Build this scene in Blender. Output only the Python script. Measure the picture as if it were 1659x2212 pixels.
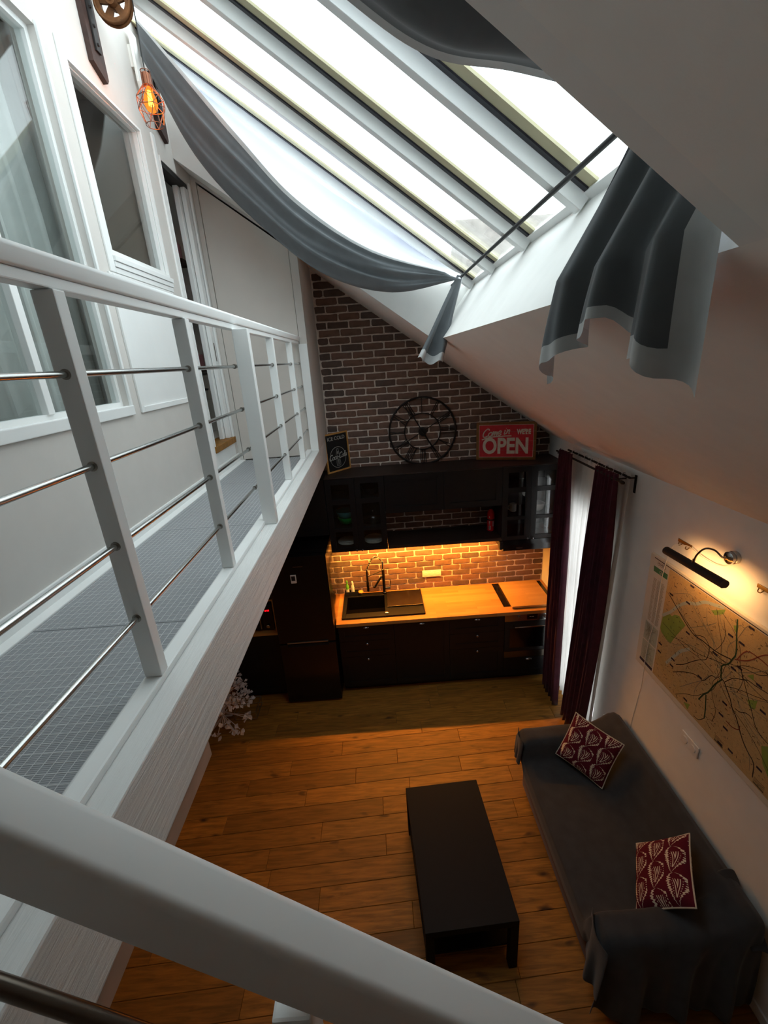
import bpy, bmesh, math, random
from mathutils import Vector, Matrix
random.seed(7)
for o in list(bpy.data.objects): bpy.data.objects.remove(o, do_unlink=True)
SC = bpy.context.scene
COL = SC.collection

# ---------------------------------------------------------------- camera
CAM_POS = (0.5529, -4.6601, 3.5498)
cam = bpy.data.cameras.new('camera'); cam.sensor_fit = 'HORIZONTAL'; cam.sensor_width = 36.0
cam.lens = 943.085 * 36.0 / 1659.0
cam.clip_start = 0.02; cam.clip_end = 200
co = bpy.data.objects.new('camera', cam); COL.objects.link(co)
_r = Vector((0.99748908, -0.02916067, -0.06453834)); _d = Vector((-0.07054165, -0.3283154, -0.9419304)); _f = Vector((0.00627839, 0.94411792, -0.32954807))
_m = Matrix((( _r.x, -_d.x, -_f.x, CAM_POS[0]), (_r.y, -_d.y, -_f.y, CAM_POS[1]), (_r.z, -_d.z, -_f.z, CAM_POS[2]), (0, 0, 0, 1)))
co.matrix_world = _m
SC.camera = co

# ---------------------------------------------------------------- sky and exposure
SC.view_settings.view_transform = 'Standard'; SC.view_settings.look = 'None'
SC.view_settings.exposure = 0.0; SC.view_settings.gamma = 1.0; SC.view_settings.use_curve_mapping = False
SC.cycles.max_bounces = 16; SC.cycles.diffuse_bounces = 10; SC.cycles.transparent_max_bounces = 24
W = bpy.data.worlds.new('overcast_sky'); SC.world = W; W.use_nodes = True
bg = W.node_tree.nodes['Background']; bg.inputs[0].default_value = (0.93, 0.97, 1.0, 1); bg.inputs[1].default_value = 4.0

# ---------------------------------------------------------------- helpers
def L(h):
    h = h.lstrip('#'); c = [int(h[i:i+2], 16) / 255 for i in (0, 2, 4)]
    return tuple(x / 12.92 if x <= .04045 else ((x + .055) / 1.055) ** 2.4 for x in c) + (1.0,)
MATS = {}
class NT:
    """small node-graph helper"""
    def __init__(s, name):
        s.m = bpy.data.materials.new(name); s.m.use_nodes = True; s.t = s.m.node_tree; s.n = s.t.nodes
        s.b = s.n['Principled BSDF']; s.out = s.n['Material Output']
    def node(s, typ, **kw):
        n = s.n.new(typ)
        for k, v in kw.items(): setattr(n, k, v)
        return n
    def link(s, a, b): s.t.links.new(a, b)
    def put(s, sock, v):
        if isinstance(v, bpy.types.NodeSocket): s.link(v, sock)
        else: sock.default_value = v
    def math(s, op, a, b=0.0, c=None, clamp=False):
        n = s.node('ShaderNodeMath', operation=op, use_clamp=clamp); s.put(n.inputs[0], a); s.put(n.inputs[1], b)
        if c is not None: s.put(n.inputs[2], c)
        return n.outputs[0]
    def mix(s, f, a, b, typ='MIX'):
        n = s.node('ShaderNodeMix', data_type='RGBA', blend_type=typ); s.put(n.inputs[0], f); s.put(n.inputs[6], a); s.put(n.inputs[7], b)
        return n.outputs[2]
    def coord(s, kind='Object', scale=(1, 1, 1), offs=None):
        t = s.node('ShaderNodeTexCoord'); mp = s.node('ShaderNodeMapping'); s.link(t.outputs[kind], mp.inputs[0]); mp.inputs[3].default_value = scale
        if offs is not None: s.put(mp.inputs[1], offs)
        return mp.outputs[0]
    def noise(s, vec, scale=5, detail=4, rough=.5, dist=0):
        n = s.node('ShaderNodeTexNoise'); s.link(vec, n.inputs['Vector']); n.inputs['Scale'].default_value = scale
        n.inputs['Detail'].default_value = detail; n.inputs['Roughness'].default_value = rough; n.inputs['Distortion'].default_value = dist
        return n.outputs[0]
    def ramp(s, f, stops):
        n = s.node('ShaderNodeValToRGB'); e = n.color_ramp.elements
        while len(e) < len(stops): e.new(0.5)
        for i, (p, c) in enumerate(stops): e[i].position = p; e[i].color = c
        s.put(n.inputs[0], f); return n.outputs[0]
    def bump(s, h, strength=.2, dist=.01):
        n = s.node('ShaderNodeBump'); n.inputs['Strength'].default_value = strength; n.inputs['Distance'].default_value = dist
        s.link(h, n.inputs['Height']); s.link(n.outputs[0], s.b.inputs['Normal'])
    def rand(s): return s.node('ShaderNodeObjectInfo').outputs['Random']
    def set(s, col=None, rough=None, metal=None, spec=None, **kw):
        if col is not None: s.put(s.b.inputs['Base Color'], col)
        if rough is not None: s.put(s.b.inputs['Roughness'], rough)
        if metal is not None: s.put(s.b.inputs['Metallic'], metal)
        if spec is not None: s.put(s.b.inputs['Specular IOR Level'], spec)
        for k, v in kw.items(): s.put(s.b.inputs[k.replace('_', ' ')], v)
def simple(name, hexc, rough=.5, metal=0, spec=.5, var=.06, nscale=9, bump=0, bscale=60, bdist=.002):
    t = NT(name); c = L(hexc); v = t.coord('Object')
    n = t.noise(v, nscale, 3)
    lo = tuple(x * (1 - var) for x in c[:3]) + (1,); hi = tuple(min(1, x * (1 + var)) for x in c[:3]) + (1,)
    t.set(t.ramp(n, [(.3, lo), (.7, hi)]), rough, metal, spec)
    if bump: t.bump(t.noise(v, bscale, 4), bump, bdist)
    MATS[name] = t.m; return t.m
def emis(name, hexc, strength):
    t = NT(name); t.set(L(hexc), .5); t.b.inputs['Emission Color'].default_value = L(hexc); t.b.inputs['Emission Strength'].default_value = strength
    MATS[name] = t.m
def glassy(name, tint=(1, 1, 1, 1), rough=.0, ior=1.45, dirt=0.0):
    t = NT(name); t.n.remove(t.b)
    tr = t.node('ShaderNodeBsdfTransparent'); tr.inputs[0].default_value = tint
    gl = t.node('ShaderNodeBsdfGlossy'); gl.inputs['Roughness'].default_value = rough
    f0 = ((ior - 1) / (ior + 1)) ** 2; lw = t.node('ShaderNodeLayerWeight'); lw.inputs[0].default_value = .5
    fr = t.math('ADD', t.math('MULTIPLY', t.math('POWER', lw.outputs['Facing'], 5.0), 1 - f0), f0)
    mx = t.node('ShaderNodeMixShader'); t.link(fr, mx.inputs[0]); t.link(tr.outputs[0], mx.inputs[1]); t.link(gl.outputs[0], mx.inputs[2])
    last = mx.outputs[0]
    if dirt:
        v = t.coord('Object'); d = t.math('MULTIPLY', t.ramp(t.noise(v, 2.2, 8, .7), [(.35, (0, 0, 0, 1)), (.8, (1, 1, 1, 1))]), dirt)
        df = t.node('ShaderNodeBsdfTranslucent'); df.inputs[0].default_value = (.8, .82, .82, 1)
        m2 = t.node('ShaderNodeMixShader'); t.link(d, m2.inputs[0]); t.link(last, m2.inputs[1]); t.link(df.outputs[0], m2.inputs[2]); last = m2.outputs[0]
    t.link(last, t.out.inputs[0]); MATS[name] = t.m
def cloth(name, front, back=None, translucent=0.0, rough=.9, weave=900, var=.08, bump=.15):
    """woven cloth; the reverse may have its own lining colour"""
    t = NT(name); v = t.coord('Object'); n = t.noise(v, 14, 3)
    def rng(h):
        c = L(h); return t.ramp(n, [(.3, tuple(x * (1 - var) for x in c[:3]) + (1,)), (.7, tuple(min(1, x * (1 + var)) for x in c[:3]) + (1,))])
    col = rng(front)
    if back:
        g = t.node('ShaderNodeNewGeometry'); col = t.mix(g.outputs['Backfacing'], col, L(back))
    t.set(col, rough, 0, .2); t.b.inputs['Sheen Weight'].default_value = .15
    t.bump(t.noise(v, weave, 2), bump, .0008)
    if translucent:
        tl = t.node('ShaderNodeBsdfTranslucent'); t.link(col, tl.inputs[0])
        mx = t.node('ShaderNodeMixShader'); mx.inputs[0].default_value = translucent
        t.link(t.b.outputs[0], mx.inputs[1]); t.link(tl.outputs[0], mx.inputs[2]); t.link(mx.outputs[0], t.out.inputs[0])
    MATS[name] = t.m

def wloc(o):
    v = Vector((0, 0, 0))
    while o is not None: v += o.location; o = o.parent
    return v
class MB:
    """collects geometry, then builds ONE mesh object"""
    def __init__(s): s.v = []; s.f = []; s.mi = []; s.cur = 0; s.uv = None
    def add(s, vs, fs):
        k = len(s.v); s.v += [tuple(p) for p in vs]; s.f += [tuple(k + i for i in f) for f in fs]; s.mi += [s.cur] * len(fs); return s
    def box(s, x0, x1, y0, y1, z0, z1):
        x0, x1 = min(x0, x1), max(x0, x1); y0, y1 = min(y0, y1), max(y0, y1); z0, z1 = min(z0, z1), max(z0, z1)
        return s.add([(x0, y0, z0), (x1, y0, z0), (x1, y1, z0), (x0, y1, z0), (x0, y0, z1), (x1, y0, z1), (x1, y1, z1), (x0, y1, z1)],
                     [(0, 3, 2, 1), (4, 5, 6, 7), (0, 1, 5, 4), (1, 2, 6, 5), (2, 3, 7, 6), (3, 0, 4, 7)])
    def rbox(s, x0, x1, y0, y1, z0, z1, b=.004):
        """box with chamfered edges"""
        bm = bmesh.new(); m = MB().box(x0, x1, y0, y1, z0, z1)
        vs = [bm.verts.new(p) for p in m.v]
        for f in m.f: bm.faces.new([vs[i] for i in f])
        bmesh.ops.bevel(bm, geom=bm.edges[:], offset=min(b, .45 * min(abs(x1 - x0), abs(y1 - y0), abs(z1 - z0))), segments=2, profile=.6, affect='EDGES')
        bm.verts.index_update(); r = s.add([v.co[:] for v in bm.verts], [[v.index for v in f.verts] for f in bm.faces]); bm.free(); return r
    def prism(s, poly, axis, a, b):
        """poly: 2-D points in the plane perpendicular to axis; x->(y,z) y->(x,z) z->(x,y)"""
        def pt(p, w): return {'x': (w, p[0], p[1]), 'y': (p[0], w, p[1]), 'z': (p[0], p[1], w)}[axis]
        n = len(poly); ar = sum(poly[i][0] * poly[(i + 1) % n][1] - poly[(i + 1) % n][0] * poly[i][1] for i in range(n))
        if (ar < 0) != (axis == 'y'): poly = poly[::-1]
        vs = [pt(p, a) for p in poly] + [pt(p, b) for p in poly]
        lo, hi = list(range(n)), list(range(n, 2 * n))
        if a > b: lo, hi = hi, lo
        fs = [tuple(reversed(lo)), tuple(hi)] + [(lo[i], lo[(i + 1) % n], hi[(i + 1) % n], hi[i]) for i in range(n)]
        return s.add(vs, fs)
    def tube(s, pts, r, n=8, cap=True, closed=False):
        pts = [Vector(p) for p in pts]; N = len(pts); rs = r if isinstance(r, (list, tuple)) else [r] * N
        base = len(s.v); up = None; rings = []
        for i in range(N):
            a = pts[(i - 1) % N] if (closed or i > 0) else pts[i]; b = pts[(i + 1) % N] if (closed or i < N - 1) else pts[i]
            t = (b - a); t = t.normalized() if t.length > 1e-9 else Vector((0, 0, 1))
            if up is None:
                up = t.orthogonal().normalized()
            else:
                up = up - t * up.dot(t); up = up.normalized() if up.length > 1e-6 else t.orthogonal().normalized()
            w = t.cross(up)
            rings.append([pts[i] + (up * math.cos(2 * math.pi * k / n) + w * math.sin(2 * math.pi * k / n)) * rs[i] for k in range(n)])
        vs = [p[:] for ring in rings for p in ring]; fs = []
        for i in range(N if closed else N - 1):
            j = (i + 1) % N
            for k in range(n): fs.append((i * n + k, i * n + (k + 1) % n, j * n + (k + 1) % n, j * n + k))
        if cap and not closed: fs += [tuple(reversed(range(n))), tuple(range((N - 1) * n, N * n))]
        return s.add(vs, fs)
    def lathe(s, prof, c, axis='z', n=20):
        """prof: (radius, height) list revolved about an axis through c"""
        vs, fs = [], []
        for r, h in prof:
            for k in range(n):
                a = 2 * math.pi * k / n; u, w = r * math.cos(a), r * math.sin(a)
                vs.append({'z': (c[0] + u, c[1] + w, c[2] + h), 'y': (c[0] + u, c[1] + h, c[2] - w), 'x': (c[0] + h, c[1] + u, c[2] + w)}[axis])
        for i in range(len(prof) - 1):
            for k in range(n): fs.append((i * n + k, i * n + (k + 1) % n, (i + 1) * n + (k + 1) % n, (i + 1) * n + k))
        if prof[0][0] > 1e-5: fs.append(tuple(reversed(range(n))))
        if prof[-1][0] > 1e-5: fs.append(tuple(range((len(prof) - 1) * n, len(prof) * n)))
        return s.add(vs, fs)
    def grid(s, fn, nu, nv, uv=False, close_u=False):
        vs = [fn(i / nu, j / nv) for j in range(nv + 1) for i in range(nu + 1)]
        fs = [(j * (nu + 1) + i, j * (nu + 1) + i + 1, (j + 1) * (nu + 1) + i + 1, (j + 1) * (nu + 1) + i) for j in range(nv) for i in range(nu)]
        if uv:
            s.uv = s.uv or {}
            k = len(s.v)
            for j in range(nv + 1):
                for i in range(nu + 1): s.uv[k + j * (nu + 1) + i] = (i / nu, j / nv)
        return s.add(vs, fs)
    def xf(s, M):
        s.v = [tuple(M @ Vector(p)) for p in s.v]; return s
    def mat_index(s, i): s.cur = i; return s
    def build(s, name, mats, parent=None, smooth=False, thick=0, bevel=0, sub=0, origin=None):
        if not isinstance(mats, (list, tuple)): mats = [mats]
        if parent is not None: o0 = wloc(parent)
        if origin is not None: org = Vector(origin)
        elif parent is not None: org = o0
        else:
            xs = [p[0] for p in s.v]; ys = [p[1] for p in s.v]; zs = [p[2] for p in s.v]
            org = Vector(((min(xs) + max(xs)) / 2, (min(ys) + max(ys)) / 2, min(zs)))
        me = bpy.data.meshes.new(name); me.from_pydata([(p[0] - org.x, p[1] - org.y, p[2] - org.z) for p in s.v], [], s.f)
        for m in mats: me.materials.append(MATS[m])
        for p, i in zip(me.polygons, s.mi): p.material_index = i; p.use_smooth = bool(smooth)
        if s.uv:
            l = me.uv_layers.new(name='uv')
            for lp in me.loops: l.data[lp.index].uv = s.uv.get(lp.vertex_index, (0, 0))
        me.update()
        o = bpy.data.objects.new(name, me); COL.objects.link(o)
        if parent is not None: o.parent = parent; o.location = org - o0
        else: o.location = org
        if smooth == 'auto':
            me.set_sharp_from_angle(angle=math.radians(38))
        if thick: md = o.modifiers.new('thickness', 'SOLIDIFY'); md.thickness = thick; md.offset = 0
        if bevel: md = o.modifiers.new('edges', 'BEVEL'); md.width = bevel; md.segments = 2; md.limit_method = 'ANGLE'
        if sub: md = o.modifiers.new('smooth', 'SUBSURF'); md.levels = sub; md.render_levels = sub
        return o
def tag(o, label, cat, group=None, kind=None):
    o['label'] = label
    if cat: o['category'] = cat
    if group: o['group'] = group
    if kind: o['kind'] = kind
    return o
def thing(name, label, cat, loc, group=None):
    o = bpy.data.objects.new(name, None); o.empty_display_size = .05; COL.objects.link(o); o.location = loc
    return tag(o, label, cat, group)
def struct(o, label=None):
    o['kind'] = 'structure'
    if label: o['label'] = label
    return o
def copy_tree(o, delta=(0, 0, 0), parent=None):
    c = o.copy(); COL.objects.link(c); c.parent = parent
    if parent is None: c.location = o.location + Vector(delta)
    for ch in list(o.children): copy_tree(ch, parent=c)
    return c
def cr(pts, n=6, closed=False):
    """Catmull-Rom through points"""
    P = [Vector(p) for p in pts]; N = len(P); out = []
    for i in range(N if closed else N - 1):
        a = P[(i - 1) % N] if (closed or i) else P[0] * 2 - P[1]; b = P[i]; c = P[(i + 1) % N]; d = P[(i + 2) % N] if (closed or i + 2 < N) else P[-1] * 2 - P[-2]
        for k in range(n):
            t = k / n; out.append(.5 * ((2 * b) + (c - a) * t + (2 * a - 5 * b + 4 * c - d) * t * t + (3 * b - a - 3 * c + d) * t ** 3))
    if not closed: out.append(P[-1])
    return out
def lerp(a, b, t): return a + (b - a) * t
def roof(x, D=4.429): return D - .7235 * x

# ---------------------------------------------------------------- materials
simple('white_wall', '#ebebe8', .75, spec=.25, var=.02, bump=.12, bscale=180, bdist=.001)
simple('ceiling_white', '#f0eee9', .85, spec=.2, var=.02, bump=.15, bscale=220, bdist=.001)
simple('near_wall', '#8d8680', .8, var=.05)
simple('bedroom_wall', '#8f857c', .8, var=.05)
simple('loft_wall', '#cdc9c4', .75, spec=.25, var=.02, bump=.12, bscale=180, bdist=.001)
simple('loft_panel', '#cfc9c2', .5, var=.02, nscale=4)
simple('white_paint', '#e9ebea', .42, var=.025, nscale=4)
simple('white_plastic', '#ecebe6', .35, var=.01)
simple('beige_board', '#a98b78', .6, var=.1)
simple('mortar', '#e0d4ca', .95, spec=.1, var=.14, nscale=40, bump=.5, bscale=120, bdist=.004)
simple('black_wood', '#131315', .42, spec=.4, var=.15, nscale=20)
simple('black_gloss', '#0c0a0a', .16, spec=.5, var=.05)
simple('black_matt', '#161616', .6, var=.1)
simple('sink_black', '#0b0b0c', .4, spec=.35, var=.1)
simple('fridge_black', '#130f0f', .22, spec=.5, var=.08)
simple('cabinet_top', '#2a1f1b', .45, var=.2, nscale=14)
simple('table_black', '#0e0e10', .62, spec=.2, var=.12, nscale=30)
simple('steel', '#b9bab8', .22, 1, var=.04)
simple('steel_dark', '#6d655c', .28, 1, var=.1)
simple('steel_soft', '#a7a29a', .4, 1, var=.05)
simple('iron', '#2b2726', .6, .5, var=.25, nscale=25)
simple('rust', '#6b4526', .75, .5, var=.4, nscale=22, bump=.4, bscale=70, bdist=.002)
simple('copper_wire', '#8c5a44', .4, .8, var=.15)
simple('old_wood', '#3a2620', .7, var=.35, nscale=18, bump=.4, bscale=50)
simple('brass', '#8d7242', .35, .9, var=.2)
simple('chrome_knob', '#8f8f92', .25, .9, var=.1)
simple('ceramic', '#e8e6df', .25, var=.02)
simple('clay_green', '#0f8f3c', .35, var=.1)
simple('red_paint', '#d0141f', .3, var=.08)
simple('sign_red', '#d02733', .55, var=.1, nscale=30)
simple('sign_cream', '#e3d8c8', .6, var=.08, nscale=40)
simple('sign_black', '#121314', .6, var=.1)
simple('chalk', '#b9b8b2', .8, var=.1, nscale=60)
simple('sheer_ring', '#c9ccd0', .3, .7)
simple('dark_void', '#0a0a0b', .9, var=.1)
simple('navy', '#191824', .45, var=.15)
simple('cream_frame', '#bdb695', .6, var=.06)
simple('pink', '#c98f98', .6, var=.1)
simple('teal', '#2f7f86', .6, var=.1)
simple('flock', '#cfc8c6', .95, spec=.1, var=.15, nscale=60, bump=.5, bscale=120, bdist=.003)
simple('orange_cap', '#d99a3c', .5)
simple('soap_green', '#5fae3d', .3, var=.1)
simple('label_white', '#d6d8d0', .5, var=.1, nscale=60)
simple('map_line_dark', '#3d342b', .6); simple('map_line_red', '#8f4a3a', .6); simple('map_line_green', '#2d4a32', .6); simple('map_line_grey', '#8a8570', .6)
simple('map_purple', '#332c40', .6); simple('map_green', '#8aa04a', .6, var=.1); simple('map_river', '#b3b9a8', .6, var=.05); simple('map_header', '#2c7a55', .6)
simple('map_white', '#d8d2c4', .6, var=.04); simple('map_text', '#a89a80', .6, var=.3, nscale=120)
simple('roof_slate', '#8c857f', .8, var=.2, nscale=3); simple('render_pale', '#cbbfae', .9, var=.08, nscale=2)
simple('amber_glass', '#c86a1c', .2); emis('filament', '#ffb24a', 60); emis('led', '#ff9a3c', 9); emis('clock_red', '#ff1a2a', 1.6)
t = NT('amber_clear'); t.n.remove(t.b); a_ = t.node('ShaderNodeBsdfTransparent'); a_.inputs[0].default_value = (1, .5, .12, 1); e_ = t.node('ShaderNodeEmission'); e_.inputs[0].default_value = (1, .36, .05, 1); e_.inputs[1].default_value = 1.6; x_ = t.node('ShaderNodeMixShader'); x_.inputs[0].default_value = .45; t.link(a_.outputs[0], x_.inputs[1]); t.link(e_.outputs[0], x_.inputs[2]); t.link(x_.outputs[0], t.out.inputs[0]); MATS['amber_clear'] = t.m
glassy('glass'); glassy('skylight_glass', (.93, .97, .97, 1), 0, 1.35); glassy('window_glass', (.94, .96, .955, 1), 0, 1.6); glassy('cab_glass', (.94, .95, .95, 1), .02, 1.5)
cloth('swag_cloth', '#5b5f62', '#e4e6ee', 0, .85); cloth('swag_hem', '#b4b6b6', '#d9dbe0', 0, .85)
cloth('velvet', '#45192a', None, .04, .8, 400, .25); cloth('sheer', '#e9e8e4', None, .55, .9, 900, .02); cloth('net_curtain', '#dfe2e0', None, .3, .9, 700, .04)
cloth('throw', '#3c3d3f', None, 0, 1.0, 500, .12, .5); cloth('maroon_base', '#3b1620', None, 0, .9, 500, .15); cloth('piping', '#c8bfae', None, 0, .9)
# bricks: each its own tone
t = NT('brick'); v = t.coord('Object', offs=None); r = t.rand()
c = t.ramp(r, [(0, L('#67514a')), (.22, L('#7b6257')), (.5, L('#86695c')), (.72, L('#775f58')), (.84, L('#5a5452')), (1, L('#4a4849'))])
t.n[-1].name = 'tone'
n1 = t.noise(v, 35, 6, .65); c2 = t.mix(t.math('MULTIPLY', n1, .75), c, L('#86695a'), 'MIX'); c3 = t.mix(t.ramp(t.noise(v, 12, 3), [(.45, (0, 0, 0, 1)), (.75, (.6, .6, .6, 1))]), c2, L('#4a413c'))
t.set(c3, .9, 0, .15); t.bump(t.noise(v, 90, 5), .6, .004); MATS['brick'] = t.m
# oak floor: one random tone and grain offset per plank
t = NT('oak_plank'); r = t.rand(); cb = t.node('ShaderNodeCombineXYZ'); t.link(t.math('MULTIPLY', r, 37.), cb.inputs[0]); t.link(t.math('MULTIPLY', r, 91.), cb.inputs[1])
v = t.coord('Object', (1.3, 14, 1), cb.outputs[0]); v2 = t.coord('Object', (3.2, 7.5, 1), cb.outputs[0])
g = t.noise(v, 3.2, 6, .6, .6)
base = t.ramp(r, [(0, L('#8f6026')), (.35, L('#a66f2b')), (.7, L('#b87d30')), (1, L('#94662d'))])
c2 = t.mix(t.ramp(g, [(.35, (.75, .75, .75, 1)), (.68, (0, 0, 0, 1))]), base, L('#624516'))
kn = t.ramp(t.noise(v2, 1.15, 2, .4), [(.67, (0, 0, 0, 1)), (.75, (1, 1, 1, 1))])
t.set(t.mix(kn, c2, L('#3c2410')), .52, 0, .3); t.bump(g, .15, .003); MATS['oak_plank'] = t.m
# worktop and boards of glued staves
def staves(name, a, b, sx=.32, sy=.042, horizontal='xy'):
    t = NT(name); v = t.coord('Object'); bt = t.node('ShaderNodeTexBrick'); bt.offset = .43; bt.squash = 1
    t.link(v, bt.inputs['Vector']); bt.inputs['Color1'].default_value = L(a); bt.inputs['Color2'].default_value = L(b); bt.inputs['Mortar'].default_value = tuple(x * .8 for x in L(a)[:3]) + (1,)
    bt.inputs['Scale'].default_value = 1; bt.inputs['Mortar Size'].default_value = .0012; bt.inputs['Brick Width'].default_value = sx; bt.inputs['Row Height'].default_value = sy
    g = t.noise(t.coord('Object', (4, 60, 60)), 3, 5, .6)
    t.set(t.mix(t.math('MULTIPLY', g, .45), bt.outputs[0], L('#8a5a2a')), .38, 0, .4); MATS[name] = t.m
staves('worktop_oak', '#c98f4e', '#b3793c'); staves('board_oak', '#d6a05c', '#c89450', .5, .05); staves('frame_wood', '#8a5f30', '#74491f', .4, .03)
# painted beam with wood relief, loft floor panel with fine grooves
t = NT('beam_paint'); v = t.coord('Object', (6, .35, 6)); g = t.noise(v, 6, 6, .7, 1.2)
t.set(t.ramp(t.noise(t.coord('Object'), 3, 3), [(.3, L('#dcdddb')), (.7, L('#e6e7e5'))]), .5, 0, .4); t.bump(g, .55, .008); MATS['beam_paint'] = t.m
t = NT('mat_grey'); v = t.coord('Object'); w = t.node('ShaderNodeTexWave', bands_direction='Y', wave_profile='SIN'); t.link(v, w.inputs[0]); w.inputs['Scale'].default_value = 62; w.inputs['Distortion'].default_value = 0
t.set(t.mix(w.outputs['Fac'], L('#7b7e82'), L('#a4a7aa')), .55, 0, .3); t.bump(w.outputs['Fac'], .3, .002); MATS['mat_grey'] = t.m
simple('mat_line', '#c3c5c6', .5, var=.05)
# town-map print: paper tint with fine street mesh
t = NT('map_paper'); v = t.coord('Object'); vo = t.node('ShaderNodeTexVoronoi', feature='DISTANCE_TO_EDGE'); t.link(v, vo.inputs['Vector']); vo.inputs['Scale'].default_value = 34
st = t.ramp(vo.outputs['Distance'], [(.0, (1, 1, 1, 1)), (.05, (0, 0, 0, 1))])
pap = t.ramp(t.noise(v, 4, 4), [(.3, L('#bd9f6e')), (.55, L('#c9ab78')), (.8, L('#c4a262'))])
sp = t.ramp(t.noise(t.coord('Object', (1, 3, 9)), 22, 4, .7), [(.60, (0, 0, 0, 1)), (.66, (.75, .75, .75, 1))])
t.set(t.mix(sp, t.mix(t.math('MULTIPLY', st, .3), pap, L('#8f7d60')), L('#5d5140')), .35, 0, .4); MATS['map_paper'] = t.m
# cushion: maroon plumes on cream
t = NT('plume_print'); tc = t.node('ShaderNodeTexCoord'); sx = t.node('ShaderNodeSeparateXYZ'); t.link(tc.outputs['UV'], sx.inputs[0])
nz = t.node('ShaderNodeTexNoise'); t.link(tc.outputs['UV'], nz.inputs['Vector']); nz.inputs['Scale'].default_value = 26; nz.inputs['Detail'].default_value = 1.5
jit = t.math('MULTIPLY', t.math('SUBTRACT', nz.outputs[0], .5), .5)
U = t.math('MULTIPLY', sx.outputs[0], 3.1); V = t.math('MULTIPLY', sx.outputs[1], 2.6)
def plume(U, V):
    colu = t.math('FLOOR', U); Vs = t.math('ADD', V, t.math('MULTIPLY', colu, .5))
    fu = t.math('SUBTRACT', t.math('SUBTRACT', U, colu), .5); fv = t.math('SUBTRACT', 1.0, t.math('SUBTRACT', Vs, t.math('FLOOR', Vs)))
    fu = t.math('SUBTRACT', fu, t.math('MULTIPLY', t.math('SINE', t.math('MULTIPLY', fv, 4.2)), .13))
    # tear-drop half width, wide at the top
    hw = t.math('MULTIPLY', t.math('SINE', t.math('MULTIPLY', t.math('POWER', fv, .62), 3.1416)), .43)
    return t.math('DIVIDE', t.math('ABSOLUTE', fu), t.math('MAXIMUM', hw, .02)), fu, fv
d, fu, fv = plume(U, V)
teeth = t.math('MULTIPLY', t.math('SINE', t.math('MULTIPLY', fv, 80.)), .11)
d2 = t.math('ADD', t.math('ADD', d, jit), teeth)
ring = t.math('MULTIPLY', t.math('GREATER_THAN', d2, .84), t.math('LESS_THAN', d2, 1.16))
veins = t.math('GREATER_THAN', t.math('SINE', t.math('ADD', t.math('MULTIPLY', t.math('ABSOLUTE', fu), 62.), t.math('MULTIPLY', fv, 17.))), .35)
core = t.math('MULTIPLY', t.math('MULTIPLY', t.math('LESS_THAN', d2, .48), veins), t.math('MULTIPLY', t.math('GREATER_THAN', fv, .22), t.math('LESS_THAN', fv, .8)))
mask = t.math('MAXIMUM', ring, core)
t.set(t.mix(mask, L('#5a1626'), L('#d9cbb6')), .9, 0, .15); t.bump(t.noise(t.coord('Object'), 700, 2), .2, .0008); MATS['plume_print'] = t.m
# ================================================================ THE SETTING
# ---- oak floor laid in boards
fl = struct(MB().box(-1.75, 2.6, -5.7, .15, -.14, -.02).build('floor', 'dark_void'), 'oak plank floor')
ROWW, TILT = .157, .05
def rowy(k, x): return -1.935 + ROWW * k + TILT * x
known = {}
for jx, jy in [(.805, -1.15), (.011, -1.375), (-.46, -1.556), (1.115, -1.612), (.633, -1.786), (1.539, -1.725), (-.277, -1.881), (.394, -1.99), (-.921, -2.084), (.409, -2.311), (-.501, -2.382), (-.074, -2.642), (.576, -2.793)]:
    known.setdefault(math.floor((jy + 1.935 - TILT * jx) / ROWW), []).append(jx)
for k in range(-24, 12):
    js = sorted(known.get(k, [random.uniform(-.9, 1.6)]))
    while js[0] > -1.6: js.insert(0, js[0] - random.uniform(.9, 1.9))
    while js[-1] < 2.43: js.append(js[-1] + random.uniform(.9, 1.9))
    for a, b in zip(js, js[1:]):
        a, b = max(a, -1.6), min(b, 2.43)
        if b - a < .05 or rowy(k + 1, b) > -.02: continue
        g = .0009; c = .0022
        def q(x, e, z, s): return (x, rowy(k, x) + (e if s == 0 else ROWW - e), z)
        m = MB(); a2, b2 = a + g, b - g
        m.add([q(a2, g, -.02, 0), q(b2, g, -.02, 0), q(b2, g, -.02, 1), q(a2, g, -.02, 1), q(a2, g, -c, 0), q(b2, g, -c, 0), q(b2, g, -c, 1), q(a2, g, -c, 1),
               q(a2 + c, g + c, 0, 0), q(b2 - c, g + c, 0, 0), q(b2 - c, g + c, 0, 1), q(a2 + c, g + c, 0, 1)],
              [(3, 2, 1, 0), (0, 1, 5, 4), (1, 2, 6, 5), (2, 3, 7, 6), (3, 0, 4, 7), (4, 5, 9, 8), (5, 6, 10, 9), (6, 7, 11, 10), (7, 4, 8, 11), (8, 9, 10, 11)])
        m.build('plank', 'oak_plank', fl, origin=((a + b) / 2, rowy(k, (a + b) / 2), 0))

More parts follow.
